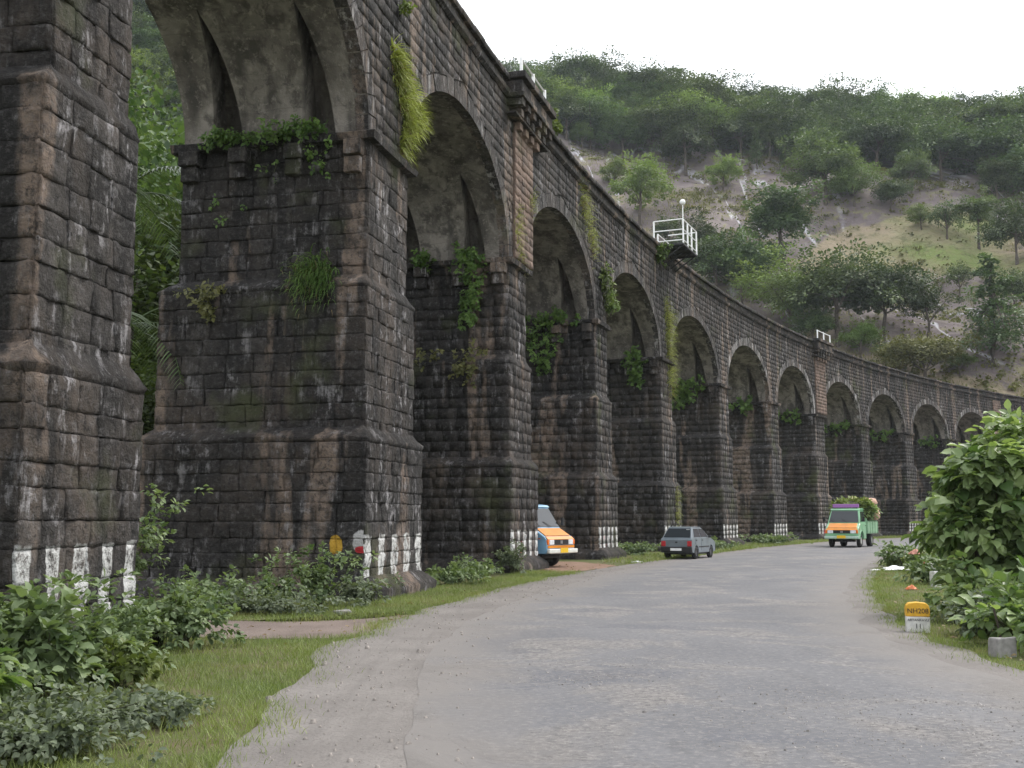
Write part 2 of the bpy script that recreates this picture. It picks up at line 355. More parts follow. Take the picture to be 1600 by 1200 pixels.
# road edges in metres on the ground (left edge of asphalt, left edge of the dusty shoulder, right edge)
ASL = [(-1.6, -12), (-.9, -2), (-.68, 4), (-.67, 7.57), (-.88, 10.17), (-1.07, 14.1), (-.65, 19.26), (.75, 26.33), (2.99, 35.04), (5.71, 43.62), (9.43, 53.45), (15.2, 66), (23.5, 81.5), (33, 96.), (44, 108), (58, 119), (84, 135), (130, 158)]
SHL = [(-2.6, -12), (-2.1, -2), (-1.8, 4), (-1.85, 7.57), (-2.17, 10.73), (-2.46, 14.1), (-2.05, 18.), (-.75, 25.6), (1.36, 33.6), (4.3, 41.8), (8.2, 51.), (14.2, 65.5), (22.5, 82), (32, 97), (43, 109.3), (57, 120.5), (83, 136.5), (129, 160)]
RGT = [(9.0, -12), (6.2, -2), (5.4, 4), (5.0, 11.1), (4.95, 12.6), (5.05, 14.45), (5.38, 17.), (6.43, 21.42), (7.79, 26.33), (10.4, 34.2), (15.07, 46.5), (19.5, 57), (25.5, 68.5), (34, 80), (45, 91), (60, 102), (90, 119), (136, 143)]
def resample(poly, n):
    P = np.array(poly, float); d = np.concatenate([[0], np.cumsum(np.hypot(*np.diff(P, axis=0).T))])
    # smooth by Catmull-like interpolation on parameter
    t = np.linspace(0, 1, n); dd = d / d[-1]
    q = np.stack([np.interp(t, dd, P[:, 0]), np.interp(t, dd, P[:, 1])], -1)
    for _ in range(14): q[1:-1] = .25 * q[:-2] + .5 * q[1:-1] + .25 * q[2:]
    return q
NR = 520
La, Ls, Rr = resample(ASL, NR), resample(SHL, NR), resample(RGT, NR)
for i in range(1, NR - 1):                                                   # ragged tarmac edges
    La[i] += np.array([.10, -.03]) * mnoise.noise(Vector((La[i][1] * .9, 0, 4)))
    Rr[i] += np.array([.20, -.05]) * mnoise.noise(Vector((Rr[i][1] * .8, 9, 4)))
    Ls[i] += np.array([.22, -.06]) * mnoise.fractal(Vector((Ls[i][1] * .45, 3, 4)), 1., 2., 4)
tt = [0, .06, .2, .4, .6, .8, .94, 1]
pts, uvs, fcs = [], [], []
for i in range(NR):
    wd = np.hypot(*(Rr[i] - La[i]))
    for t in tt: p = La[i] * (1 - t) + Rr[i] * t; pts.append(p); uvs.append((min(t, 1 - t) * wd, i * .6))
k = len(tt)
for i in range(NR - 1):
    for j in range(k - 1): fcs.append((i * k + j, i * k + j + 1, (i + 1) * k + j + 1, (i + 1) * k + j))
road = sheet('road', pts, M['road'], .016, uvs, fcs)
pts, fcs = [], []
Rs = Rr + np.array([.55, -.2]) + np.stack([.25 * np.array([mnoise.noise(Vector((p[1] * .6, 5, 1))) for p in Rr]), np.zeros(NR)], -1)
for i in range(NR):
    for t in (0, .5, 1): pts.append(Ls[i] * (1 - t) + (La[i] + (.6, 0)) * t)
for i in range(NR - 1):
    for j in range(2): fcs.append((i * 3 + j, i * 3 + j + 1, (i + 1) * 3 + j + 1, (i + 1) * 3 + j))
sheet('road_shoulder', pts, M['dust'], .012, None, fcs)
pts, fcs = [], []
for i in range(NR): pts += [Rr[i] - (.5, 0), Rs[i]]
for i in range(NR - 1): fcs.append((i * 2, i * 2 + 1, i * 2 + 3, i * 2 + 2))
sheet('road_shoulder', pts, M['dust'], .012, None, fcs)
def blob_sheet(name, outline, mat, dz, jag=.25, n=70, seed=1):
    P = np.array(outline + outline[:1], float); d = np.concatenate([[0], np.cumsum(np.hypot(*np.diff(P, axis=0).T))])
    t = np.linspace(0, d[-1], n, endpoint=False); q = np.stack([np.interp(t, d, P[:, 0]), np.interp(t, d, P[:, 1])], -1)
    c = q.mean(0); r_ = np.random.default_rng(seed); q += (q - c) * (r_.uniform(-1, 1, (n, 1)) * jag * .3) + r_.normal(0, jag * .18, (n, 2))
    for _ in range(1): q = .25 * np.roll(q, 1, 0) + .5 * q + .25 * np.roll(q, -1, 0)
    return sheet(name, list(q) + [c], mat, dz, None, [(i, (i + 1) % n, n) for i in range(n)])
blob_sheet('dirt_track', [(-1.8, 16.0), (-3.7, 15.5), (-5.8, 16.5), (-9, 18.4), (-9, 20.6), (-5.6, 19.0), (-3.6, 18.3), (-2.2, 19.2), (-.6, 22.0), (-1.0, 19)], M['mud'], .006, .3, seed=3)
blob_sheet('dirt_pullout', [(1.6, 34.6), (3.6, 40.3), (2.9, 43.5), (1.6, 45.2), (-1, 46), (-5, 46), (-6, 43), (-1.0, 40.6), (1.1, 38.4)], M['redsoil'], .007, .4, seed=4)

# ------------------------------------------------------------------ railway viaduct
VIA = empty('railway_viaduct', (0, 0, 0), 0, 'long curving dark stone railway viaduct with tall arches beside the road', 'viaduct')
stone_items = []      # (key, verts, faces, uv, tone, mat, projected size, host)
CAMP = np.array([0, 0, 1.6])
def px_size(c, n, area):
    d = c - CAMP; dist = np.linalg.norm(d)
    if d[1] < 1: return 0
    x = d[0] / d[1]; e = d[2] / d[1]
    if abs(x) > .50 or e > .50 or e < -.3: return 0
    return max(0, -np.dot(n, d) / dist) * area / dist ** 2
def stone(Pm, N, uL0, uR0, uL1, uR1, v0, v1, host, mat, res, amp, uvf=None, tone=None):
    nx, ny = res; r = RNG; j = .0015
    a = np.linspace(0, 1, nx); b = np.linspace(0, 1, ny)
    if nx > 2: a[1:-1] += r.uniform(-.07, .07, nx - 2)
    if nx >= 4: a[1] = r.uniform(.07, .14); a[-2] = 1 - r.uniform(.07, .14)
    if ny >= 4: b[1] = r.uniform(.1, .17); b[-2] = 1 - r.uniform(.1, .17)
    Ag, Bg = np.meshgrid(a, b)
    pil = np.minimum(1, 6 * np.minimum(Ag, 1 - Ag) + .72) * np.minimum(1, 5 * np.minimum(Bg, 1 - Bg) + .72)
    H = .012 + pil * (amp * .55 + r.uniform(-.35, .7) * amp + amp * .8 * (r.uniform(-1, 1) * (Ag - .5) + r.uniform(-1, 1) * (Bg - .5)) + r.normal(0, .36 * amp, Ag.shape))
    H = np.maximum(H, .004)
    uL = uL0 + (uL1 - uL0) * Bg + j; uR = uR0 + (uR1 - uR0) * Bg - j
    U = uL + Ag * (uR - uL); Vv = v0 + j + Bg * (v1 - v0 - 2 * j)
    U = U + r.normal(0, .008, U.shape); Vv = Vv + r.normal(0, .008, U.shape)
    U = np.pad(U, 1, 'edge'); Vv = np.pad(Vv, 1, 'edge'); H = np.pad(H, 1, constant_values=-.012)
    W = Pm(U, Vv, H).reshape(-1, 3)
    m_, n_ = U.shape; ix = np.arange(m_ * n_).reshape(m_, n_)
    fc = np.stack([ix[:-1, :-1], ix[:-1, 1:], ix[1:, 1:], ix[1:, :-1]], -1).reshape(-1, 4)
    uv = np.stack(uvf(U, Vv) if uvf else (U, Vv), -1).reshape(-1, 2)
    if tone is None: tone = float(np.clip(r.beta(3.5, 4.0), 0, 1))
    c = W.mean(0); area = (v1 - v0) * (.5 * (uR0 + uR1 - uL0 - uL1))
    stone_items.append((W, fc, uv, tone, mat, px_size(c, N, area), host))
def course(Pm, N, a0, b0, a1, b1, v0, v1, host, mat, res, amp, uvf=None, wmean=.72, merge=.22):
    """one course of blocks from a to b (at bottom 0 and at top 1)"""
    L = .5 * (b0 + b1 - a0 - a1)
    if L < .12: return
    n = max(1, int(round(L / wmean))); w = RNG.uniform(.72, 1.32, n); w = np.concatenate([[0], np.cumsum(w)]) / w.sum()
    am, bm = .5 * (a0 + a1), .5 * (b0 + b1)
    e = am + (bm - am) * w
    for i in range(n):
        l0 = a0 if i == 0 else e[i]; l1 = a1 if i == 0 else e[i]
        r0 = b0 if i == n - 1 else e[i + 1]; r1 = b1 if i == n - 1 else e[i + 1]
        m = mat(.5 * (l0 + r0), .5 * (v0 + v1)) if callable(mat) else mat
        stone(Pm, N, l0, r0, l1, r1, v0, v1, host, m, res, amp, uvf(m) if uvf else None)
PIERS = {}
def rounded_ring(mb, pr, zz, s0, s1, f, bk, gshift=0.):
    """ring of profile points (outset, z) around a pier plan rectangle; pr list"""
    V = []; n = len(pr); cs = []
    plan = []
    for (sa, oa, sb, ob, seg) in ((s0, f, s1, f, 5), (s1, f, s1, bk, 8), (s1, bk, s0, bk, 3), (s0, bk, s0, f, 9)):
        for q in range(seg): plan.append((sa + (sb - sa) * q / seg, oa + (ob - oa) * q / seg))
    cx, co = .5 * (s0 + s1), .5 * (f + bk); hx, ho = .5 * abs(s1 - s0), .5 * abs(f - bk)
    for (s, o) in plan:
        ds = 1 if s > cx + hx - 1e-6 else -1 if s < cx - hx + 1e-6 else 0
        do = 1 if o > co + ho - 1e-6 else -1 if o < co - ho + 1e-6 else 0
        wv = RNG.normal(0, .016)
        for (out, z) in pr: V.append(Fp(s + ds * (out + wv), o + do * (out + wv), z + RNG.normal(0, .012)))
    m = len(plan); Fc = []
    for i in range(m):
        for q in range(n - 1): Fc.append((i * n + q, ((i + 1) % m) * n + q, ((i + 1) % m) * n + q + 1, i * n + q + 1))
    Fc.append(tuple(i * n + n - 1 for i in range(m)))
    mb.add(V, Fc, 0, float(RNG.uniform(.25, .6)))
for i in range(0, 13):
    sR, sL = S_R[i], S_R[i] - S_W[i]
    if i == 12: sR = sL + 3.0
    res = (5, 4) if i in (1, 2) else (3, 3) if i < 6 else (2, 2)
    amp = .036 if i < 3 else .030 if i < 6 else .024
    zb = -.15 - GR * sL + float(gz(F(sL, 0, 0)[1]))
    tiers = [(zb + .45, ZL - .17, .26, .60), (ZL, ZU - .15, .105, .30), (ZU, ZS - .17, 0., 0.)]
    core = MB(); fk = .42 if i == 1 else 1.     # the nearest pier steps out less on its far flank
    for (z0, z1, of, os) in tiers:
        core.box(((sL + sR) / 2 - os * (1 - fk) / 2, (of - WID - os) / 2, (z0 + z1) / 2), ((sR - sL) / 2 + os * (1 + fk) / 2 - .010, (of + WID + os) / 2 - .010, (z1 - z0) / 2 + .12), fn=Fp, tone=.2)
    core.box(((sL + sR) / 2, -WID / 2, ZS - .1), ((sR - sL) / 2 - .03, WID / 2 - .03, .105), fn=Fp, tone=.2)
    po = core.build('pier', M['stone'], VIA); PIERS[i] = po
    for ti, (z0, z1, of, os) in enumerate(tiers):
        nrow = int(round((z1 - z0) / .345)); zz = np.linspace(z0, z1, nrow + 1); zz[1:-1] += RNG.uniform(-.045, .045, nrow - 1)
        a, b = sL - os, sR + os * fk
        for q in range(nrow):
            v0, v1 = zz[q], zz[q + 1]; cs = .5 * (a + b)
            low = ti == 0 and v0 < zb + 1.72
            fm = 'painted' if low else 'face'
            wst = 4.5 / (b - a)
            uvf = lambda m: ((lambda U, V: ((U - a) * wst + .03 + i * .0, V - zb - .15)) if m == 'painted' else (lambda U, V: (U, V)))
            Pf = lambda U, V, H: F(U, of + H, V)
            course(Pf, nrm(cs), a, b, a, b, v0, v1, po, fm, res, amp * .8 if low else amp, uvf, wmean=.50)
            # flank facing the camera (towards lower s)
            ssd = sL - os; tvec = np.array([math.sin(TH + K * ssd), math.cos(TH + K * ssd), 0])
            Ps = lambda U, V, H: F(ssd - H, of - U, V)
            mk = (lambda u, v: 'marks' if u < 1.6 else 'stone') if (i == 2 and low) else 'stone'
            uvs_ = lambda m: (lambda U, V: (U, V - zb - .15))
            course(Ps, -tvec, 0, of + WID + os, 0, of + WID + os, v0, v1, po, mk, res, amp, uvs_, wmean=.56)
            if i < 12:
                ssr = sR + os * fk; Pr = lambda U, V, H: F(ssr + H, of - WID - of - os + U, V)
                course(Pr, tvec, 0, of + WID + os, 0, of + WID + os, v0, v1, po, 'stone', (2, 2), amp, None, wmean=.85)
    for (z, o0, o1, s0_, s1_) in ((ZL, .26, .105, .60, .30), (ZU, .105, 0., .30, 0.)):
        mb = MB()   # sloping weathering course on top of each stage, front and flanks set back differently
        plan = [(sL, 1, -1, 1), (sR, 1, 1, 1), (sR, -1, 1, -1), (sL, -1, -1, -1)]
        prof = [(1.0, -.18, .015), (1.0, -.10, .045), (.95, -.05, .045), (.5, .07, .03), (.0, .20, .02)]
        rows = []
        for (t, dz, ex) in prof:
            of = o1 + (o0 - o1) * t + ex; os = s1_ + (s0_ - s1_) * t + ex; ring = []
            a, b, f, bk = sL - os, sR + os * fk, of, -(WID + os)
            for (sa, oa, sb, ob, seg) in ((a, f, b, f, 7), (b, f, b, bk, 8), (b, bk, a, bk, 4), (a, bk, a, f, 10)):
                for q in range(seg):
                    e = RNG.normal(0, .013, 3); ring.append(Fp(sa + (sb - sa) * q / seg + e[0], oa + (ob - oa) * q / seg + e[1], z + dz + e[2]))
            rows.append(ring)
        m = len(rows[0]); Fc = []
        for q in range(len(rows) - 1):
            for e in range(m): Fc.append((q * m + e, q * m + (e + 1) % m, (q + 1) * m + (e + 1) % m, (q + 1) * m + e))
        Fc.append(tuple((len(rows) - 1) * m + e for e in range(m))); Fc.append(tuple(range(m))[::-1])
        mb.add([p for r_ in rows for p in r_], Fc, 0, .45); mb.build('weathering_course', M['stone'], po, smooth=True)
    mb = MB(); rounded_ring(mb, [(.0, zb), (.02, zb + .32), (-.04, zb + .40), (-.30, zb + .62)], 0, sL - .60 - .30, sR + .60 * fk + .30 * fk, .26 + .34, -(WID + .9)); mb.build('plinth', M['stone'], po, smooth=True)
    mb = MB(); rounded_ring(mb, [(.02, ZS - .22), (.20, ZS - .18), (.23, ZS - .03), (.19, ZS), (-.3, ZS + .02)], 0, sL, sR, 0, -WID); mb.build('string_course', M['stone'], po)
    for sgn, sf in ((-1, sL), (1, sR)):
        if i == 12 and sgn > 0: continue
        for t in (.30, 1.68, 3.02, 4.28):
            mb = MB(); e = RNG.uniform(-.03, .03, 4)
            mb.box((sf + sgn * .14, -t + e[0], ZS - .38), (.19, .23 + e[1], .17), fn=Fp, tone=float(RNG.uniform(.3, .9)))
            mb.box((sf + sgn * .09, -t + e[0] - .03, ZS - .74 + e[2]), (.14, .19, .18), fn=Fp, tone=float(RNG.uniform(.2, .8)))
            mb.build('corbel', M['face'], po, bevel=.025 if i < 5 else 0)

ZK = ZT - .80                                  # underside of the cornice band
ARCH = {}
RING = .50
vous = 0
for i in range(0, 12):
    a, b = S_R[i], S_R[i + 1] - S_W[i + 1]; A = (b - a) / 2; sm = (a + b) / 2; B = ZC - ZS
    ARCH[i] = (sm, A, B)
    nth = 64 if i < 4 else 40
    th = np.linspace(0, math.pi, nth + 1); t0 = math.radians(46)
    cols = []
    sc = [.26 * WID, .76 * WID]; n1 = 5
    V = []; rowlen = None
    for t in th:
        tq = min(t, math.pi - t); hw = .40 * max(0, 1 - tq / t0) ** .7 if tq < t0 else 0.
        offs = []; prev = 0.
        for c in sc:
            x0, x1 = c - hw, c + hw
            for q in range(n1): offs.append((prev + (x0 - prev) * q / n1, 0))
            d = .65 * min(1, hw / .10)
            offs += [(x0, 0), (x0, d), (c, d), (x1, d), (x1, 0)]; prev = x1
        for q in range(1, n1 + 1): offs.append((prev + (WID - prev) * q / n1, 0))
        rowlen = len(offs); ct, st = math.cos(t), math.sin(t)
        nx_, nz_ = -B * ct, A * st; ln = math.hypot(nx_, nz_); nx_, nz_ = nx_ / ln, nz_ / ln
        for (o, d) in offs:
            w = .016 * mnoise.noise(Vector((o * .8, sm + A * ct, t * 4))) if 0 < o < WID else 0
            dd = d + w; V.append(Fp(sm - A * ct + nx_ * dd, -o, ZS + B * st + nz_ * dd))
    Fc = [(r_ * rowlen + q, (r_ + 1) * rowlen + q, (r_ + 1) * rowlen + q + 1, r_ * rowlen + q + 1) for r_ in range(nth) for q in range(rowlen - 1)]
    mb = MB(); mb.add(V, Fc); ao = mb.build('arch', M['soffit'], VIA, fixn=False)
    nv = 25
    for q in range(nv):                     # voussoirs
        g_ = .004; ta, tb = math.pi * q / nv + g_, math.pi * (q + 1) / nv - g_; P_ = []
        jt = RNG.uniform(-.02, .0); dep = RING + RNG.uniform(-.05, .05) + (.16 if q == nv // 2 else 0)
        for h in (-.3, .03 + jt):
            for (t, k_) in ((ta, 0), (tb, 0), (tb, 1), (ta, 1)):
                P_.append(Fp(sm - (A + k_ * dep - (.012 if h > 0 else .0)) * math.cos(t), h, ZS + (B + k_ * dep - (.012 if h > 0 else .0)) * math.sin(t)))
        P_ = P_[4:] + P_[:4]
        mb2 = MB(); mb2.add(P_, [(0, 1, 2, 3), (1, 0, 4, 5), (2, 1, 5, 6), (3, 2, 6, 7), (0, 3, 7, 4)], 0, float(RNG.uniform(.1, .9)))
        if i == 0:
            stone_items.append((np.array(mb2.v), np.array([f for f in mb2.f]), np.zeros((8, 2)), .4, 'voussoir', 0, None))
        else: mb2.build('voussoir', M['voussoir_pale'] if i >= 6 and q > 1 else M['voussoir'], ao)
# spandrel core, rear face and deck
mb = MB()
def half_w(i, v, d):
    sm, A, B = ARCH[i]; q = (v - ZS) / (B + d)
    return (A + d) * math.sqrt(1 - q * q) if 0 <= q < 1 else 0.
for i in range(0, 12):
    sm, A, B = ARCH[i]; l = S_R[i] - S_W[i] * .5 if i > 0 else S_R[0] - 2.2; r_ = S_R[i + 1] - S_W[i + 1] * .5
    n = 40; th = np.linspace(0, math.pi, n + 1)
    for off in (-.012, -WID + .012):
        V = []; Fc = []
        pts = [(l, ZS)] + [(sm - A * math.cos(t), ZS + B * math.sin(t)) for t in th] + [(r_, ZS)]
        for (s, z) in pts: V += [Fp(s, off, z), Fp(s, off, ZK + .3)]
        for q in range(len(pts) - 1): Fc.append((2 * q, 2 * q + 2, 2 * q + 3, 2 * q + 1) if off > -1 else (2 * q + 1, 2 * q + 3, 2 * q + 2, 2 * q))
        mb.add(V, Fc, 0, .2)
SE = S_R[12] + 45
for (s0_, s1_) in ((S_R[12] + .8, SE),):       # solid approach wall beyond the last arch
    for q in range(15):
        a, b = s0_ + (s1_ - s0_) * q / 15, s0_ + (s1_ - s0_) * (q + 1) / 15
        mb.box(((a + b) / 2, -WID / 2, ZK / 2 - .5), ((b - a) / 2, WID / 2 - .03, ZK / 2 + .6), fn=Fp, tone=.3)
SPAN = mb.build('spandrel_wall', M['stone'], VIA, fixn=False)
rows = np.linspace(ZS, ZK, 18)
for q in range(len(rows) - 1):
    v0, v1 = rows[q], rows[q + 1]
    for i in range(0, 12):
        sm, A, B = ARCH[i]; res = (4, 3) if i < 3 else (3, 3) if i < 6 else (2, 2)
        nxt = ARCH.get(i + 1)
        # bay from this arch's crown to the next arch's crown
        a0, a1 = sm + half_w(i, v0, RING), sm + half_w(i, v1, RING)
        if nxt: b0, b1 = nxt[0] - half_w(i + 1, v0, RING), nxt[0] - half_w(i + 1, v1, RING)
        else: b0 = b1 = S_R[12] + .9
        Pf = lambda U, V, H: F(U, -.005 + H, V)
        course(Pf, nrm(.5 * (a0 + b0)), a0, b0, a1, b1, v0, v1, SPAN, 'span', res, .026, None, wmean=.48)
    sm, A, B = ARCH[0]; x0, x1 = half_w(0, v0, RING), half_w(0, v1, RING)
    course(lambda U, V, H: F(U, -.005 + H, V), nrm(-26), S_R[0] - 2.4, sm - x0, S_R[0] - 2.4, sm - x1, v0, v1, SPAN, 'stone', (2, 2), .04, None)
for v0 in np.arange(2, ZK - .3, .43):
    course(lambda U, V, H: F(U, -.005 + H, V), nrm(130), S_R[12] + .9, SE, S_R[12] + .9, SE, v0, min(v0 + .43, ZK), SPAN, 'stone', (2, 2), .04, None, wmean=.9)
# pilasters over the abutment piers, in barer pinkish stone
PIL = {3: (10.55, 12.75), 8: (71.9, 74.6), 12: (121.6, 123.6)}
for i, (a, b) in PIL.items():
    mb = MB(); mb.box(((a + b) / 2, -.12, (ZS + ZK - .5) / 2 + .2), ((b - a) / 2 - .02, .2, (ZK - ZS) / 2 - .15), fn=Fp, tone=.4)
    pl = mb.build('pilaster', M['pink'], VIA)
    zz = np.linspace(ZS + .12, ZK - .65, 18)
    for q in range(17):
        course(lambda U, V, H: F(U, .095 + H, V), nrm(a), a, b, a, b, zz[q], zz[q + 1], pl, 'pink', (4, 3) if i == 3 else (2, 2), .028, None, wmean=.38)
# cornice, parapet, coping
def sweep(name, prof, s0_, s1_, n, mat, parent, tone=.4, smooth=False, jit=.006):
    mb = MB(); V = []; k = len(prof)
    for s in np.linspace(s0_, s1_, n + 1):
        for (o, z) in prof: V.append(Fp(s, o + RNG.normal(0, jit), z + RNG.normal(0, jit)))
    Fc = [(i * k + q, (i + 1) * k + q, (i + 1) * k + (q + 1) % k, i * k + (q + 1) % k) for i in range(n) for q in range(k)]
    Fc += [tuple(range(k)), tuple(range(n * k, n * k + k))[::-1]]
    mb.add(V, Fc, 0, tone); return mb.build(name, mat, parent, smooth)
SA = S_R[0] - 2.4
sweep('cornice', [(-.3, ZK - .02), (.06, ZK - .02), (.16, ZK + .07), (.19, ZK + .20), (.08, ZK + .26), (-.3, ZK + .26)], SA, SE, 330, M['stone'], VIA, .3)
sweep('parapet', [(-.35, ZK + .2), (.0, ZK + .24), (.0, ZK + .60), (-.35, ZK + .60)], SA, SE, 330, M['stone'], VIA, .35)
sweep('parapet', [(-WID, ZK + .2), (-WID + .35, ZK + .24), (-WID + .35, ZT), (-WID, ZT)], SA, SE, 110, M['stone'], VIA, .35)
sweep('deck', [(-.3, ZK - .5), (-.3, ZK + .05), (-WID + .3, ZK + .05), (-WID + .3, ZK - .5)], SA, SE, 110, M['soffit'], VIA)
s = SA; REF = {3: (9.8, 13.9), 8: (71.3, 75.3)}
while s < SE:
    w = float(RNG.uniform(.95, 1.35)); e = min(s + w, SE)
    if not any(x0 - .1 < (s + e) / 2 < x1 + .1 for x0, x1 in REF.values()):
        mb = MB(); dz, do = RNG.normal(0, .012), RNG.normal(0, .012)
        V = []
        for q in (s + .008, e - .008):
            for (o, z) in ((-.42, ZK + .59), (.13, ZK + .59), (.16, ZK + .66), (.13, ZT - .02), (.0, ZT + .01), (-.42, ZT)): V.append(Fp(q, o + do, z + dz))
        mb.add(V, [(j, (j + 1) % 6, 6 + (j + 1) % 6, 6 + j) for j in range(6)] + [(5, 4, 3, 2, 1, 0), (6, 7, 8, 9, 10, 11)], 0, float(RNG.uniform(.1, .8)))
        mb.build('coping_stone', M['stone'], VIA)
    s = e
for i, (a, b) in REF.items():                # corbelled refuges over the two abutment piers
    c = (a + b) / 2; h = (b - a) / 2
    mb = MB(); mb.box((c, .1, ZK + .30), (h, .45, .26), fn=Fp, tone=.3)
    rf = mb.build('refuge', M['stone'], VIA)
    for nm, off, z, hh, o_ in (('coping_slab', .12, ZT - .06, .12, .58), ('moulding', .12, ZK + .06, .09, .52), ('moulding', .08, ZK - .56, .045, .30)):
        mb = MB(); mb.box((c, off, z), (h + .07, o_, hh), fn=Fp, tone=.45); mb.build(nm, M['stone'], rf, bevel=.03)
    for row, (z, o, n) in enumerate(((ZK - .13, .56, 6), (ZK - .39, .42, 5), (ZK - .74, .28, 4))):
        for q in range(n):
            s = c + (q - (n - 1) / 2) * (2 * h - .3) / 5.3
            mb = MB(); mb.box((s, o / 2 - .05, z), (.19, o / 2 + .05, .125), fn=Fp, tone=float(RNG.uniform(.4, 1))); mb.build('corbel', M['pink'] if row == 2 else M['face'], rf, bevel=.015)
# hand over the blocks: the 300 that show largest become parts, all others one part
order = sorted(range(len(stone_items)), key=lambda k: -stone_items[k][5])
keep = set(order[:300])
matn = ['stone', 'painted', 'marks', 'pink', 'voussoir', 'face', 'span']
sv, sf, st_, su, sm_ = [], [], [], [], []; nb = 0
for k, (W, fc, uv, tone, mat, px, host) in enumerate(stone_items):
    if k in keep:
        me = np_mesh('stone', W, fc, np.full(len(W), tone), uv, smooth=True); me.materials.append(M[mat])
        link(bpy.data.objects.new('stone', me), host)
    else:
        sv.append(W); f4 = fc if fc.shape[1] == 4 else None
        sf.append(fc + nb); nb += len(W); st_.append(np.full(len(W), tone)); su.append(uv); sm_.append(np.full(len(fc), matn.index(mat)))
me = np_mesh('stonework', np.concatenate(sv), np.concatenate(sf), np.concatenate(st_), np.concatenate(su), smooth=True)
for m_ in matn: me.materials.append(M[m_])
me.polygons.foreach_set('material_index', np.concatenate(sm_).astype(np.int32))
tag(link(bpy.data.objects.new('stonework', me), VIA), kind='stuff')
M['hill_grass'] = leaf_mat('hillside_tuft', (.12, .13, .05), (.27, .24, .13))
M['grit'] = plain('road_grit', (.24, .225, .215), .95, noise_amt=.6, nscale=9)
M['concrete_g'] = plain('gravel_grey', (.24, .215, .195), .95, noise_amt=.4, nscale=30)
# ------------------------------------------------------------------ foliage generators
def norm(a): return a / np.maximum(1e-9, np.linalg.norm(a, axis=-1, keepdims=True))
def leaf_tpl(outline, fold=.07, tip=-.2):
    """midrib base - mid - tip with a rounded outline on both sides"""
    V = [(.04, 0, 0), (.5, 0, -.05), (1, 0, tip)]; n = len(outline); Fc = []
    for sg in (1, -1):
        b = len(V); V += [(x, sg * y, fold * math.sin(3.1 * min(1, max(0, x))) + tip * max(0, x - .5) * .8) for x, y in outline]
        ch = [0] + list(range(b, b + n)) + [2]
        for a, c in zip(ch[:-1], ch[1:]): Fc.append((1, c, a) if sg > 0 else (1, a, c))
    return np.array(V), np.array(Fc)
LEAF6 = leaf_tpl([(.22, .24), (.52, .33), (.80, .20)])
LEAFH = leaf_tpl([(-.05, .20), (.10, .41), (.40, .46), (.74, .27)], .08, -.25)
LEAF2 = (np.array([(0, 0, 0), (.5, .38, .05), (1, 0, -.12), (.5, -.38, .05)]), np.array([(0, 2, 1), (0, 3, 2)]))
def leaf_arrays(C, D, Nn, size, tpl):
    x = norm(D); z = norm(Nn - (Nn * x).sum(-1, keepdims=True) * x); y = np.cross(z, x)
    T, Fc = tpl; s = np.asarray(size)[:, None, None]
    V = C[:, None] + s * (T[None, :, :1] * x[:, None] + T[None, :, 1:2] * y[:, None] + T[None, :, 2:] * z[:, None])
    n, k = len(C), len(T)
    return V.reshape(-1, 3), (Fc[None] + (np.arange(n) * k)[:, None, None]).reshape(-1, 3), k
def rand_dirs(r, n): return norm(r.normal(size=(n, 3)))
def crown(r, centre, rad, ncl, nl, ls, tpl, up=.25, clr=.22, droop=.25, lumps=.25, shell=.6):
    """clustered foliage in a lumpy ellipsoid"""
    d = rand_dirs(r, ncl); d[:, 2] = np.where(d[:, 2] < -.35, -d[:, 2] * .6, d[:, 2]); d = norm(d)
    ph = r.uniform(0, 6.28, 6)
    lump = 1 + lumps * (np.sin(3 * d[:, 0] + ph[0]) * np.cos(3.3 * d[:, 2] + ph[1]) + .7 * np.sin(5.1 * d[:, 1] + ph[2] + 2 * d[:, 0]) + .5 * np.sin(7 * d[:, 2] + ph[3]))
    rr_ = (shell + (1 - shell) * r.random(ncl) ** .5) * lump; rr_ = np.where(r.random(ncl) < .25, rr_ * r.uniform(.35, .9, ncl), rr_)
    cc = np.array(centre) + d * rr_[:, None] * np.array(rad)
    ct = np.clip(r.beta(1.3, 1.3, ncl), 0, 1)
    k = np.repeat(np.arange(ncl), nl); n = len(k)
    q = rand_dirs(r, n); q[:, 2] *= .7
    C = cc[k] + q * (clr * np.mean(rad) * r.random(n)[:, None] ** .5) * r.uniform(.6, 1.3, ncl)[k][:, None]
    D = norm(q * .8 + d[k] * .7 + rand_dirs(r, n) * .5 + np.array([0, 0, -droop])); Nn = norm(d[k] * .4 + np.array([0, 0, 1.]) * (up + .5) + rand_dirs(r, n) * .45)
    size = ls * r.uniform(.6, 1.35, n); tone = np.clip(ct[k] + r.normal(0, .16, n), 0, 1)
    V, Fc, m = leaf_arrays(C, D, Nn, size, tpl)
    return V, Fc, np.repeat(tone, m), cc
def merge(parts):
    V = []; Fc = []; T = []; n = 0
    for v, f, t in parts: V.append(v); Fc.append(f + n); T.append(t); n += len(v)
    return np.concatenate(V), np.concatenate(Fc), np.concatenate(T)
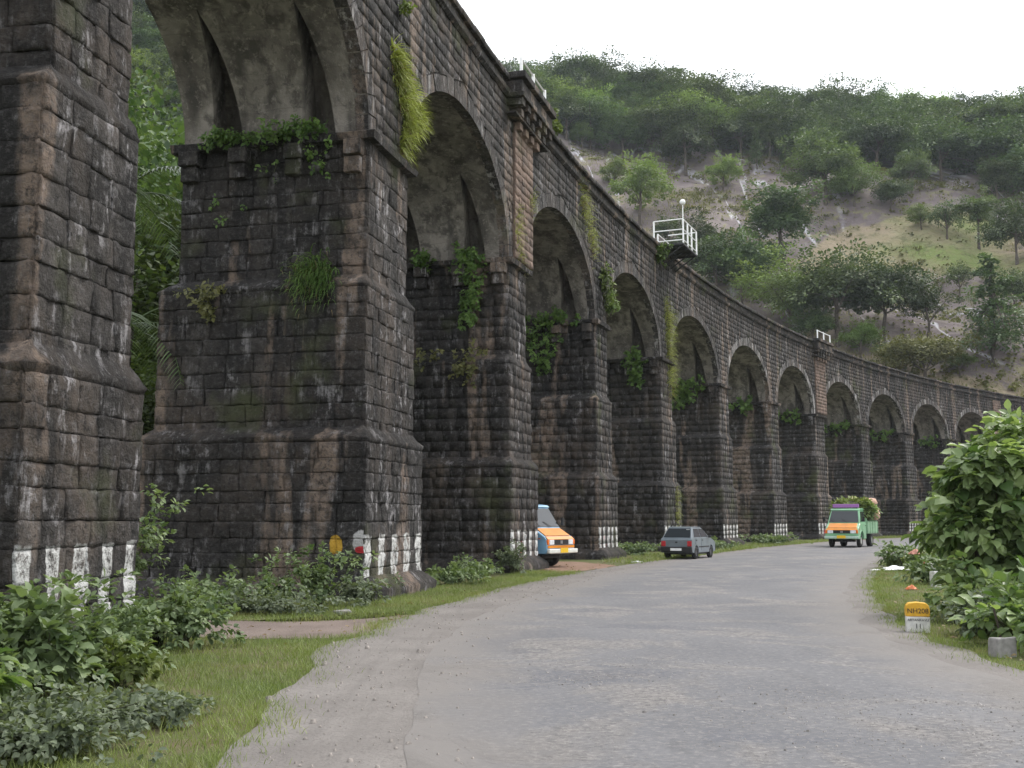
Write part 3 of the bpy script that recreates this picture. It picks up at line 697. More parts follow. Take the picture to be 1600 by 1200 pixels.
def blades(r, B, D, L, wid, droop, nseg=4, tone=None):
    """curved tapering strips: B base points, D start directions"""
    n = len(B); D = norm(D); L = np.broadcast_to(L, n); p = B.copy(); d = D.copy(); V = []
    side = norm(np.cross(D, np.array([0, 0, 1.])) + 1e-4 * r.normal(size=(n, 3)) + .25 * r.normal(size=(n, 3)))
    for s in range(nseg + 1):
        w = wid * (1 - (s / nseg) ** 1.5) * L ** .3 + .0006
        V += [p - side * w[:, None] * .5, p + side * w[:, None] * .5]
        p = p + d * (L / nseg)[:, None]; d = norm(d + np.array([0, 0, -1.]) * droop / nseg)
    k = 2 * (nseg + 1); V = np.stack(V, 1).reshape(-1, 3)
    q = np.array([(2 * s, 2 * s + 1, 2 * s + 3, 2 * s + 2) for s in range(nseg)])
    Fc = (q[None] + (np.arange(n) * k)[:, None, None]).reshape(-1, 4)
    t = np.repeat(r.random(n) if tone is None else tone, k)
    return V, Fc, t
def put(name, V, Fc, tone, mat, parent=None, smooth=False):
    me = np_mesh(name, V, Fc, tone, smooth=smooth); me.materials.append(mat); return link(bpy.data.objects.new(name, me), parent)

# ------------------------------------------------------------------ trees on the hillside
def tree_meshes(seed, h, w, mat, ncl, nl, ls, trunk_frac=.32, rz=.41, conif=False, airy=False):
    r = np.random.default_rng(seed); parts = []
    if conif:
        cs = []
        for k in range(9):
            zc = h * (.22 + .75 * k / 8); wr = w * .5 * (1.05 - .85 * k / 8) * r.uniform(.75, 1.15)
            v, f, t, c = crown(r, (r.normal(0, .25), r.normal(0, .25), zc), (wr, wr, h * .07), max(8, int(ncl * .17 * (1.1 - k / 10))), nl, ls, LEAF2, clr=.4, lumps=.4); parts.append((v, f, t)); cs.append(c)
        cc = np.concatenate(cs)
    else:
        v, f, t, cc = crown(r, (0, 0, h * (1 - rz)), (w * .5, w * .5, h * rz), ncl, nl, ls, LEAF2, clr=.25, lumps=.38, shell=.55 if not airy else .40); parts.append((v, f, t))
        for k in range(4 if airy else 3):
            a = r.uniform(0, 6.28); v, f, t, c2 = crown(r, (w * .3 * math.cos(a), w * .3 * math.sin(a), h * r.uniform(.42, .8)), (w * .26, w * .26, h * .13), ncl // 6, nl, ls, LEAF2, clr=.4, lumps=.3); parts.append((v, f, t))
    V, Fc, T = merge(parts); cm = np_mesh('crown', V, Fc, T); cm.materials.append(mat)
    mb = MB(); rt = .022 * h + .05; pts = [(0, 0, -.6)]
    for k in range(1, 6): pts.append((r.normal(0, .05 * k), r.normal(0, .05 * k), h * (.8 if not conif else .95) * k / 5))
    mb.tube(pts, [rt * (1.15 - .19 * k) for k in range(6)], 6)
    for k in range(7):
        c = cc[r.integers(len(cc))]; j = r.integers(2, 5); p = Vector(pts[j])
        q = Vector(c); mb.tube([p, p.lerp(q, .5) + Vector((0, 0, .25)), q], [rt * .42, rt * .25, rt * .08], 4, cap=False)
    tm = mb.mesh('trunk'); tm.materials.append(M['bark'])
    return tm, cm
PROTO = {
 'round': tree_meshes(1, 10, 9, M['leaf_hill'], 160, 39, 0.333), 'round2': tree_meshes(2, 10, 8, M['leaf_hill'], 145, 39, 0.325, rz=.4),
 'tall': tree_meshes(3, 12, 7, M['leaf_hill'], 153, 39, 0.318, rz=.42), 'wide': tree_meshes(4, 9, 11, M['leaf_hill'], 175, 39, 0.318, rz=.42, airy=True),
 'light': tree_meshes(5, 9, 10, M['leaf_light'], 229, 42, 0.272, rz=.46), 'olive': tree_meshes(6, 7, 8, M['leaf_olive'], 137, 35, 0.257, rz=.42, airy=True),
 'spire': tree_meshes(7, 14, 7, M['leaf_hill'], 198, 35, 0.302, conif=True), 'mid': tree_meshes(8, 10, 9, M['leaf_light'], 130, 37, 0.318, airy=True),
 'sparse': tree_meshes(9, 11, 8, M['leaf_hill'], 84, 33, 0.333, rz=.4, airy=True),
 'near': tree_meshes(10, 10, 8, M['leaf_hill'], 800, 26, .21, rz=.42), 'near2': tree_meshes(12, 10, 8, M['leaf_mid'], 700, 26, .20, rz=.46, airy=True)}
PH = {'round': 10, 'round2': 10, 'tall': 12, 'wide': 9, 'light': 9, 'olive': 7, 'spire': 14, 'mid': 10, 'sparse': 11, 'near': 10, 'near2': 10}
def place_tree(name, kind, loc, h, rz, label, group=None, wide=1.0):
    e = empty(name, loc, rz, label, 'tree', group); k = h / PH[kind]; e.scale = (k * wide, k * wide, k)
    tm, cm = PROTO[kind]; link(bpy.data.objects.new('trunk', tm), e); link(bpy.data.objects.new('crown', cm), e)
    return e
PITCH, FPX = math.radians(7.125), 1736.14
def ray(px, py):
    dx, du = (px - 800) / FPX, (600 - py) / FPX; c, s = math.cos(PITCH), math.sin(PITCH)
    return np.array([dx, c - du * s, s + du * c])
def on_hill(px, py):
    d = ray(px, py); t = np.arange(110, 480, .5); P_ = np.array([0, 0, 1.6]) + t[:, None] * d
    k = np.argmax(P_[:, 2] < hz(P_[:, 0], P_[:, 1])); return P_[k] if k else P_[-1]
# individual trees on the open slope: foot of the trunk, height in image, kind, label
HT = [
 (1000, 352, 95, 'mid', 'light green tree rising just above the viaduct parapet beyond its first refuge', 1.),
 (1072, 270, 78, 'round', 'dark rounded tree standing alone at the upper edge of the open slope', 1.),
 (1183, 262, 55, 'spire', 'left of two small pointed pale trees below the forest edge', 1.),
 (1226, 262, 50, 'spire', 'right of two small pointed pale trees below the forest edge', 1.),
 (1225, 440, 140, 'tall', 'tall dark layered tree in the middle of the hillside', 1.25),
 (1120, 470, 95, 'round2', 'dark tree directly right of the iron platform on the viaduct', 1.2),
 (1160, 480, 110, 'wide', 'spreading dark tree between the tall layered tree and the viaduct', 1.),
 (1235, 528, 112, 'light', 'bright light green dome shaped tree behind the viaduct', 1.12),
 (1310, 540, 135, 'round', 'dark dense tree right of the bright green dome tree', 1.05),
 (1382, 530, 112, 'wide', 'airy spreading tree with bare limbs right of centre on the slope', .95),
 (1452, 535, 85, 'sparse', 'small thin tree between the spreading tree and the tall dark spire', 1.1),
 (1552, 575, 150, 'spire', 'tall dark spire shaped tree standing on bare rock at far right', 1.35),
 (1446, 612, 88, 'olive', 'yellowish olive shrub tree just above the viaduct parapet', 1.15),
 (1530, 392, 80, 'tall', 'narrow dark tree halfway up the slope at right', 1.),
 (1392, 330, 45, 'wide', 'low round dark shrub on the dry grass at right', 1.),
 (1290, 318, 90, 'round', 'large dark tree below the forest near picture centre right', 1.2),
 (1335, 325, 60, 'light', 'pale green bushy tree beside the large dark tree', 1.),
 (1480, 380, 60, 'sparse', 'thin tree in the upper right meadow left of the narrow dark tree', 1.),
 (1590, 420, 95, 'round', 'dark tree cut by the right edge of the picture, upper of two', .9),
 (1586, 500, 70, 'round2', 'dark tree cut by the right edge of the picture, lower of two', .9),
 (1440, 365, 40, 'mid', 'small pale shrub tree on the dry slope right of the streaked rock', 1.),
 (1500, 470, 55, 'sparse', 'small thin tree left of the tall spire tree', 1.),
 (960, 300, 50, 'mid', 'small shrubby tree above the third arch on the dry slope', 1.),
 (910, 235, 40, 'mid', 'little shrub tree right of the corbelled refuge', 1.),
 (1090, 420, 75, 'round', 'dark tree immediately behind the white iron platform', 1.1),
 (1045, 400, 60, 'sparse', 'thin tree behind the lamp post of the iron platform', 1.),
 (1270, 545, 60, 'round', 'dark shrubby tree at the right foot of the bright green dome tree', 1.2),
 (1345, 560, 50, 'mid', 'light shrub above the parapet right of the second refuge', 1.3),
 (1400, 585, 45, 'round2', 'low dark shrub tree beside the olive shrub tree', 1.4),
 (1500, 590, 40, 'mid', 'low light shrub right of the olive shrub tree', 1.3),
 (1130, 300, 50, 'mid', 'small shrub tree on the green meadow below the forest', 1.2),
 (1425, 300, 55, 'round', 'dark tree at the lower forest edge, upper right', 1.),
 (1560, 330, 70, 'tall', 'dark tree in the upper right corner of the open slope', 1.1)]
rt = random.Random(11)
for (px, py, ph, kind, label, wd) in HT:
    P_ = on_hill(px, py); dist = np.linalg.norm(P_); h = ph * dist / FPX * 1.06
    place_tree('hillside_tree', kind, tuple(P_), h, rt.uniform(0, 6.28), label, None, wd)
# forest along the upper slope
rf_ = np.random.default_rng(5); nf = 0; pts_f = []
FL = {'round': 'dense dark green tree within the forest along the ridge', 'round2': 'dense dark green tree within the forest along the ridge', 'tall': 'tall dark green tree within the forest along the ridge',
      'wide': 'spreading dark green tree within the forest along the ridge', 'mid': 'paler green tree within the forest along the ridge', 'light': 'paler green tree within the forest along the ridge', 'sparse': 'thin topped tree within the forest along the ridge'}
tries = 0
while nf < 295 and tries < 40000:
    tries += 1
    left = rf_.random() < .12
    az = rf_.uniform(-21, -13) if left else rf_.uniform(-3.5, 28); azr = math.radians(az)
    lo_ = np.interp(az, [-25, -10, -4, 2, 8, 14, 22, 28], [175, 200, 282, 282, 290, 284, 274, 268])
    r_ = lo_ + (365 - lo_) * rf_.random() ** 1.1; x, y = r_ * math.sin(azr), r_ * math.cos(azr)
    if any((x - a) ** 2 + (y - b) ** 2 < (6.4 if not left else 5.5) ** 2 for a, b in pts_f): continue
    pts_f.append((x, y)); nf += 1
    kind = rf_.choice(['round', 'round2', 'tall', 'wide', 'mid', 'light', 'sparse'], p=[.27, .24, .15, .12, .1, .04, .08])
    place_tree('forest_tree', str(kind), (x, y, float(hz(x, y)) - .3), float(rf_.uniform(10, 16)), float(rf_.uniform(0, 6.28)), FL[str(kind)], 'forest on the upper slope (' + str(FL[str(kind)].split(' within')[0]) + 's)', float(rf_.uniform(.95, 1.3)))
# scattered scrub on the open slope, too small to count
n = 8000; az = np.radians(rf_.uniform(1, 29, n)); r_ = rf_.uniform(135, 290, n); x, y = r_ * np.sin(az), r_ * np.cos(az)
dens = np.array([mnoise.noise(Vector((a * .035, b * .035, 1.7))) for a, b in zip(x, y)]); kp = dens > rf_.uniform(-.35, .55, n); x, y = x[kp], y[kp]; n = len(x)
k = np.repeat(np.arange(n), 16); sz = rf_.uniform(.35, 1.25, n) * np.where(rf_.random(n) < .08, 2., 1.)
C = np.stack([x, y, hz(x, y) + .25], -1)[k] + rand_dirs(rf_, len(k)) * (sz[k] * .8)[:, None] * np.array([1, 1, .45])
v, f, m = leaf_arrays(C, rand_dirs(rf_, len(k)) + np.array([0, 0, .3]), np.array([0, 0, 1.]) + rand_dirs(rf_, len(k)) * .6, rf_.uniform(.35, .7, len(k)), LEAF2)
o = put('hillside_scrub', v, f, np.repeat(np.clip(rf_.beta(2, 2, n)[k], 0, 1), m), M['leaf_olive']); tag(o, 'low olive green scrub scattered over the open hillside', 'scrub', kind='stuff')

n = 15000; az = np.radians(rf_.uniform(1, 29, n)); r_ = rf_.uniform(132, 275, n); x, y = r_ * np.sin(az), r_ * np.cos(az)
dens = np.array([mnoise.noise(Vector((a * .05, b * .05, 6.7))) for a, b in zip(x, y)]); kp = dens > rf_.uniform(-.5, .5, n); x, y = x[kp], y[kp]; n = len(x); k = np.repeat(np.arange(n), 6)
B = np.stack([x, y, hz(x, y) - .15], -1)[k] + rf_.normal(0, .35, (len(k), 3)) * np.array([1, 1, .1])
v, f, t = blades(rf_, B, rand_dirs(rf_, len(k)) * .6 + np.array([0, 0, 1.]), rf_.uniform(.4, 1.1, len(k)), .12, 1.0, 2, np.repeat(rf_.random(n), 6))
tag(put('hillside_grass', v, f, t, M['hill_grass']), 'tufts of tall grass scattered over the open hillside', 'grass', kind='stuff')
# trees and palms close behind the viaduct, seen through the gap beside the second pier
for (px, py_top, Y, w, kind, lab) in ((232, 190, 52, 1.2, 'near2', 'bright leafy tree seen through the gap left of the big pier, nearest to it'), (285, 220, 44, 1.2, 'near', 'dark leafy tree seen through the gap, touching the big pier'),
        (170, 170, 60, 1.2, 'near', 'tall spreading tree behind the leftmost pier'), (225, 420, 33, 1.3, 'near2', 'low light green tree behind the palms in the gap'), (262, 330, 37, 1.25, 'near', 'leafy tree half way up the gap beside the big pier'), (200, 560, 29.5, 1.2, 'near2', 'low bright bush tree at the bottom of the gap')):
    d = ray(px, py_top); top = 1.6 + d[2] * Y / d[1]; place_tree('broadleaf_tree', kind, (d[0] * Y / d[1], Y, -.1), top, rt.uniform(0, 6), lab, None, w * min(1, 9 / max(4, top)) ** .5)
def palm(loc, h, nf_, fl, seed, label, lean=(0, 0)):
    r = np.random.default_rng(seed); e = empty('palm_tree', loc, 0, label, 'palm'); mb = MB()
    mb.tube([(0, 0, -.2), (lean[0] * .3, lean[1] * .3, h * .5), (lean[0], lean[1], h)], [.17, .13, .11], 8); mb.build('trunk', M['bark'], e, True)
    for k in range(nf_):
        a = 6.28 * k / nf_ + r.uniform(-.2, .2); el = r.uniform(-.1, 1.0); p = np.array([lean[0], lean[1], h]); d = np.array([math.cos(a) * math.cos(el), math.sin(a) * math.cos(el), math.sin(el)])
        ptsR = [p]; L = fl * r.uniform(.8, 1.1)
        for s in range(14): p = p + d * L / 14; d = norm(d + np.array([0, 0, -.11 - .03 * s * .3])); ptsR.append(p)
        ptsR = np.array(ptsR); Bs, Ds, Ls_ = [], [], []
        for s in range(2, 15):
            dd = norm(ptsR[s] - ptsR[s - 1]); sd_ = norm(np.cross(dd, [0, 0, 1.]))
            for sg in (-1, 1):
                for u in (0, .5):
                    Bs.append(ptsR[s - 1] * u + ptsR[s] * (1 - u)); Ds.append(norm(sg * sd_ + dd * .5 + np.array([0, 0, -.35]))); Ls_.append(fl * .23 * math.sin(math.pi * (s + 1) / 17) + .12)
        v, f, t = blades(r, np.array(Bs), np.array(Ds), np.array(Ls_), .055, .7, 3)
        fr = put('frond', v, f, t * .6 + .2, M['palm'], e); mb = MB(); mb.tube([tuple(q) for q in ptsR], [.03 * (1 - .06 * s) for s in range(15)], 4, cap=False); mb.build('rachis', M['palm'], fr)
palm((-9.9, 27.0, 0), 9.6, 15, 3.2, 1, 'coconut palm with feathery fronds peeping out behind the leftmost pier')
palm((-9.3, 25.8, 0), 6.2, 9, 2.6, 2, 'shorter palm with drooping fronds behind the leftmost pier', (.3, 0))

# ------------------------------------------------------------------ plants growing on the masonry
def wall_grass(name, label, cat, spots, n, L, mat, seed, droop=1.9, wid=.02, out=.55, up=.55, spread=.18, drymix=0, wild=.55):
    """spots: list of (s, off, z, nvec)"""
    r = np.random.default_rng(seed); B = []; D = []
    P_ = np.array([F(s, o, z) for s, o, z, _ in spots]); N_ = np.array([nv for *_, nv in spots])
    k = r.integers(len(spots), size=n); B = P_[k] + r.normal(0, spread, (n, 3)) * np.array([1, 1, 1.3]); 
    D = N_[k] * out + rand_dirs(r, n) * wild + np.array([0, 0, up])
    dd = ((B - P_[k]) * N_[k]).sum(-1, keepdims=True); B = B - N_[k] * dd - N_[k] * .03
    v, f, t = blades(r, B, D, L * r.uniform(.5, 1.2, n), wid, droop, tone=np.clip(r.random(len(spots))[k] * .7 + r.random(n) * .4, 0, 1))
    e = empty(name, tuple(P_[0]), 0, label, cat); o = put('foliage', v - P_[0], f, t, mat, e)
    if drymix:
        m = int(n * drymix); v, f, t = blades(r, B[:m], D[:m] + np.array([0, 0, -.5]), L * r.uniform(.4, .9, m), wid, droop); put('dead_foliage', v - P_[0], f, t, M['dry'], e)
    return e
def fern_plant(name, label, cat, spots, ncl, nl, ls, mat, seed, spread=.22, droop=.7):
    r = np.random.default_rng(seed); P_ = np.array([F(s, o, z) for s, o, z, _ in spots]); N_ = np.array([nv for *_, nv in spots])
    k = r.integers(len(spots), size=ncl); c = P_[k] + N_[k] * r.uniform(.03, .22, (ncl, 1)) + r.normal(0, spread, (ncl, 3)) * np.array([1, 1, .8])
    dd = ((c - P_[k]) * N_[k]).sum(-1, keepdims=True); c = c - N_[k] * np.minimum(0, dd - .05)
    q = np.repeat(np.arange(ncl), nl); n = len(q); d = rand_dirs(r, n) + N_[k][q] * .7 + np.array([0, 0, -droop]) * r.uniform(0, 1.2, (n, 1))
    v, f, m = leaf_arrays(c[q] + rand_dirs(r, n) * .07, d, N_[k][q] + np.array([0, 0, .8]) + rand_dirs(r, n) * .4, ls * r.uniform(.5, 1.3, n), LEAF6)
    e = empty(name, tuple(P_[0]), 0, label, cat); put('foliage', v - P_[0], f, np.repeat(np.clip(r.beta(2, 2, ncl)[q] + r.normal(0, .15, n), 0, 1), m), mat, e)
    mb = MB()
    for j in range(0, ncl, 3): mb.tube([tuple(P_[k[j]] - P_[0] - N_[k[j]] * .05), tuple(c[j] - P_[0])], [.012, .006], 4, cap=False)
    tag(mb.build('stems', M['stem'], e), kind='stuff'); return e
def flank(i, u, z, o=0.): s = S_R[i] - S_W[i] - o - .02; a = TH + K * s; return (s, -u, z, np.array([-math.sin(a), -math.cos(a), 0]))
def front(s, z, o=.02): return (s, o, z, nrm(s))
wall_grass('wall_grass', 'large yellow green grass tuft hanging on the wall between the first two arches', 'grass tuft', [front(-.75, 12.75), front(-.45, 12.6), front(-.6, 12.35), front(-.1, 12.3), front(.45, 12.15), front(.75, 11.95), front(.6, 11.6), front(.95, 11.75), front(.2, 11.45), front(-.15, 11.8), front(.05, 11.0), front(-.1, 10.7)], 1900, .58, M['grass_y'], 21, wid=.036, out=.7, spread=.10, droop=1.7, wild=.95, drymix=.16)
wall_grass('wall_grass', 'bright green fern tuft on the upper ledge of the big pier', 'fern', [flank(2, 1.1, 6.95, .2), flank(2, 1.35, 6.9, .2), flank(2, .95, 6.85, .2)], 700, .55, M['fern'], 22, wid=.03, out=.8, droop=2.2, drymix=.12)
fern_plant('ledge_fern', 'green ferns along the springing ledge of the big pier, left clump', 'fern', [flank(2, u, 10.36, .08) for u in (3.7, 3.4, 3.1)], 60, 10, .10, M['fern'], 23, .13)
fern_plant('ledge_fern', 'green ferns along the springing ledge of the big pier, right clump', 'fern', [flank(2, u, 10.4, .1) for u in (2.5, 2.1, 1.7, 1.4, 1.2)], 75, 11, .115, M['fern'], 24, .17)
fern_plant('moss_patch', 'mossy plants under the corbels on the flank of the big pier', 'moss', [flank(2, u, z, .0) for u, z in ((1.2, 9.9), (1.1, 9.5), (2.3, 9.5), (3.6, 8.8), (3.4, 8.5))], 24, 8, .10, M['fern'], 25, .18)
fern_plant('moss_patch', 'yellowish moss plants on the upper ledge of the big pier, far left', 'moss', [flank(2, 3.7, 6.75, .3), flank(2, 3.6, 6.4, .3)], 40, 8, .11, M['leaf_olive'], 26, .2)
fern_plant('hanging_fern', 'long green ferns trailing down the flank of the second tall pier', 'fern', [flank(3, u, z, .03) for u, z in ((1.2, 10.5), (1.1, 10.1), (1.2, 9.7), (1.25, 9.2), (1.2, 8.8), (1.3, 8.3), (1.5, 10.4))], 140, 10, 0.136, M['fern'], 27, .2)
fern_plant('hanging_fern', 'small fern on the ledge at the left of the second tall pier', 'fern', [flank(3, u, 10.3, .08) for u in (3.0, 3.2, 2.8)], 27, 9, .17, M['fern'], 28, .2)
fern_plant('hanging_fern', 'small green plants on the upper ledge of the second tall pier', 'fern', [flank(3, 1.1, 7.0, .2), flank(3, 1.3, 6.6, .3), flank(3, 2.6, 7.0, .2)], 45, 8, .14, M['leaf_olive'], 29, .25)
fern_plant('hanging_fern', 'green creeper spreading below the ledge of the third tall pier', 'fern', [flank(4, u, z, .05) for u, z in ((1., 10.4), (1.6, 10.4), (2.2, 10.3), (2.8, 10.2), (3.2, 9.8), (2.6, 9.4), (2.2, 8.9), (2.3, 8.3), (1.6, 9.6), (3.5, 10.3))], 177, 10, 0.150, M['fern'], 30, .25)
fern_plant('hanging_fern', 'green fern hanging from the ledge of the pier below the iron platform', 'fern', [flank(5, u, z, .05) for u, z in ((1.3, 10.5), (1.35, 10.0), (1.4, 9.5), (1.2, 9.1))], 102, 9, 0.177, M['fern'], 31, .22)
fern_plant('hanging_fern', 'dense green fern mass below the ledge of the fifth arch pier', 'fern', [flank(6, u, z, .05) for u, z in ((1.4, 10.3), (2.2, 10.2), (2.8, 9.9), (2.0, 9.6), (3.2, 10.2), (2.6, 9.3))], 149, 9, 0.204, M['fern'], 32, .3)
for i, lab in ((7, 'few green ferns on the ledge of the sixth arch pier'), (8, 'green ferns on the ledge of the pier below the second refuge'), (9, 'green ferns on the ledge of the pier behind the cargo truck'), (10, 'small green fern on the ledge of the distant pier left of the shrub'), (11, 'small green fern on the ledge of the farthest pier')):
    fern_plant('hanging_fern', lab, 'fern', [flank(i, u, z, .05) for u, z in ((1.4, 10.3), (2.2, 10.3), (3.0, 10.2), (1.8, 9.9))], 30, 8, .30, M['fern'], 40 + i, .28)
wall_grass('wall_grass', 'long pale yellow grass hanging down the pier front below the iron platform', 'grass tuft', [front(sq, z) for sq, z in ((35.7, 12.9), (36.4, 12.6), (36.0, 12.1), (36.5, 11.6), (35.9, 11.2), (36.3, 10.6), (36.5, 9.8), (36.1, 9.4), (36.4, 8.8))], 800, .7, M['grass_y'], 50, wid=.03, spread=.28, drymix=.3)
wall_grass('wall_grass', 'dry grass growing on the spandrel between third and fourth arch', 'grass tuft', [front(20.4, 15.2), front(20.9, 14.7), front(21.5, 14.2), front(22., 13.6)], 420, .5, M['grass_y'], 51, wid=.03, spread=.3, drymix=.4)
fern_plant('wall_shrub', 'small leafy shrub rooted in the wall right of the third arch', 'shrub', [front(23.4, 12.6), front(23.5, 12.1), front(23.8, 11.6)], 60, 8, .17, M['leaf_light'], 52, .22)
fern_plant('wall_shrub', 'small leafy shrub rooted in the wall left of the fourth arch', 'shrub', [front(24.6, 11.7), front(24.3, 11.2)], 40, 8, .17, M['leaf_light'], 53, .2)
fern_plant('wall_shrub', 'yellow green weed under the parapet beside the iron platform', 'shrub', [front(33.9, 16.0), front(34.2, 15.7)], 35, 8, .2, M['leaf_light'], 54, .25)
fern_plant('wall_shrub', 'yellow green weed high on the wall above the big grass tuft', 'shrub', [front(-.5, 14.1)], 14, 8, .11, M['leaf_light'], 55, .08)
fern_plant('wall_shrub', 'leafy weed sprouting behind the first refuge railing', 'shrub', [front(15.0, 16.9, -.1), front(15.6, 16.7, -.1)], 40, 8, .17, M['leaf_light'], 56, .18)
wall_grass('wall_grass', 'pale grass on the pilaster below the first refuge', 'grass tuft', [front(11.0, 11.8, .15), front(10.8, 11.2, .15), front(12.6, 12.8, .15), front(11.1, 10.6, .15)], 260, .35, M['grass_y'], 57, wid=.02, spread=.22, drymix=.3)
wall_grass('wall_grass', 'pale grass on the pier front at the foot of the fifth pier', 'grass tuft', [front(36.3, z, .3) for z in (3., 2.4, 1.8)], 260, .4, M['grass_y'], 58, wid=.03, spread=.22, drymix=.3)

# ------------------------------------------------------------------ shrubs on the verge
def shrub(name, label, loc, rad, ncl, nl, ls, mat, seed, tpl=LEAF6, nstem=9, zc=.55, lumps=.28, shell=.45, clr=.22, droop=.3):
    r = np.random.default_rng(seed); e = empty(name, (loc[0], loc[1], float(gz(loc[1]))), 0, label, 'shrub')
    v, f, t, cc = crown(r, (0, 0, rad[2] * zc), rad, ncl, nl, ls, tpl, clr=clr, lumps=lumps, shell=shell, droop=droop)
    v[:, 2] = np.maximum(v[:, 2], .015 + .02 * r.random(len(v)))
    put('foliage', v, f, t, mat, e); mb = MB()
    for k in range(nstem):
        q = Vector(cc[r.integers(len(cc))]); b = Vector((r.normal(0, .12 * rad[0]), r.normal(0, .12 * rad[1]), -.03)); m_ = b.lerp(q, .5) + Vector((0, 0, .12 * rad[2]))
        mb.tube([b, m_, q], [.02 * rad[2] ** .7 + .004, .012 * rad[2] ** .7 + .003, .004], 5, cap=False)
    mb.build('stems', M['stem'], e); return e
# tall broad-leaved shrub on the right verge, built of several stems' crowns
def big_shrub(name, label, loc, lobes, ls, mat, seed):
    r = np.random.default_rng(seed); e = empty(name, (loc[0], loc[1], float(gz(loc[1]))), 0, label, 'shrub'); parts = []; mb = MB()
    for (x, y, z, rx, ry, rz_, ncl) in lobes:
        v, f, t, cc = crown(r, (x, y, z), (rx, ry, rz_), int(ncl * 1.25), 9, ls, LEAFH if r.random() < .5 else LEAF6, clr=.24, lumps=.2, shell=.5, droop=.55, up=.2); v[:, 2] = np.maximum(v[:, 2], .03); parts.append((v, f, t))
        b = Vector((x * .35 + r.normal(0, .1), y * .35, -.05)); c = Vector((x, y, z))
        mb.tube([b, b.lerp(c, .5) + Vector((0, 0, .15)), c], [.05, .035, .015], 6, cap=False)
        for k in range(9): q = Vector(cc[r.integers(len(cc))]); mb.tube([b.lerp(c, r.uniform(.4, .95)), q], [.016, .005], 4, cap=False)
    put('foliage', *merge(parts), mat, e); mb.build('stems', M['bark'], e); return e
big_shrub('broadleaf_shrub', 'tall bright green broad leaved shrub on the right verge behind the milestone', (9.0, 19.8), [(0, 0, 1.5, 1.3, 1.1, 1.1, 130), (-.55, 0, 2.2, .9, .9, .8, 90), (.3, .2, 2.75, 1.0, .9, .75, 110), (-1.0, -.1, 1.3, .75, .8, .8, 70), (.9, .2, 2.0, 1.0, 1., 1.3, 110), (1.2, .2, 3.0, .8, .8, .6, 70), (-.3, -.3, .7, 1.1, .8, .6, 70), (.9, -.4, .7, 1., .8, .7, 70)], .215, M['leaf_bush'], 61)
big_shrub('broadleaf_shrub', 'dark leafy shrub mass further back at the right edge, above the tall shrub', (18.5, 41), [(0, 0, 2.2, 2.2, 2, 2.0, 140), (2.5, 0, 3.0, 2., 2, 2.2, 120), (-1.6, .5, 1.3, 1.5, 1.5, 1.3, 80)], .36, M['leaf_bush'], 62)
big_shrub('broadleaf_shrub', 'dark green shrub at the road bend left of the tall shrub', (13.6, 33.5), [(0, 0, .9, .9, .9, .8, 70), (.8, .4, 1.5, 1., 1, 1.2, 90), (1.6, .6, 1.2, 1., 1, 1.2, 70)], .25, M['leaf_bush'], 63)
big_shrub('broadleaf_shrub', 'green bushes under the distant arches right of the cargo truck', (40., 97.), [(0, 0, 3.0, 3, 3, 3.2, 150), (4, 1, 3.5, 3.2, 3, 3.6, 150), (8, 3, 3.2, 3, 3, 3.4, 120), (-2.5, -1, 1.2, 1.6, 1.6, 1.3, 70)], .5, M['leaf_hill'], 64)
shrub('verge_shrub', 'greyish green low shrub covering the foot of the milestone', (6.75, 16.2), (.5, .42, .36), 150, 9, .10, M['leaf_grey'], 65)
shrub('verge_shrub', 'leafy low shrub behind the grey marker block at the right edge', (6.75, 14.9), (.7, .6, .5), 70, 8, .17, M['leaf_bush'], 66)
shrub('verge_shrub', 'broad leaved weed at the right edge beside the grey marker block', (6.55, 13.7), (.42, .4, .32), 36, 7, .16, M['leaf_bush'], 67)
shrub('verge_shrub', 'small weedy shrub between the tall shrub and the milestone', (7.6, 18.2), (.8, .6, .6), 70, 8, .17, M['leaf_bush'], 68)
shrub('verge_shrub', 'weeds around the white guard stone at the bend', (11.0, 29.5), (.7, .7, .45), 55, 8, .17, M['leaf_under'], 69)
shrub('verge_shrub', 'small weed clump carrying the red and pink cloths at the bend', (13.05, 36.15), (.4, .35, .42), 60, 8, .11, M['leaf_under'], 71)
shrub('verge_shrub', 'weeds on the verge tip at the road bend', (13.4, 38.5), (.9, .9, .5), 60, 8, .18, M['leaf_under'], 70)
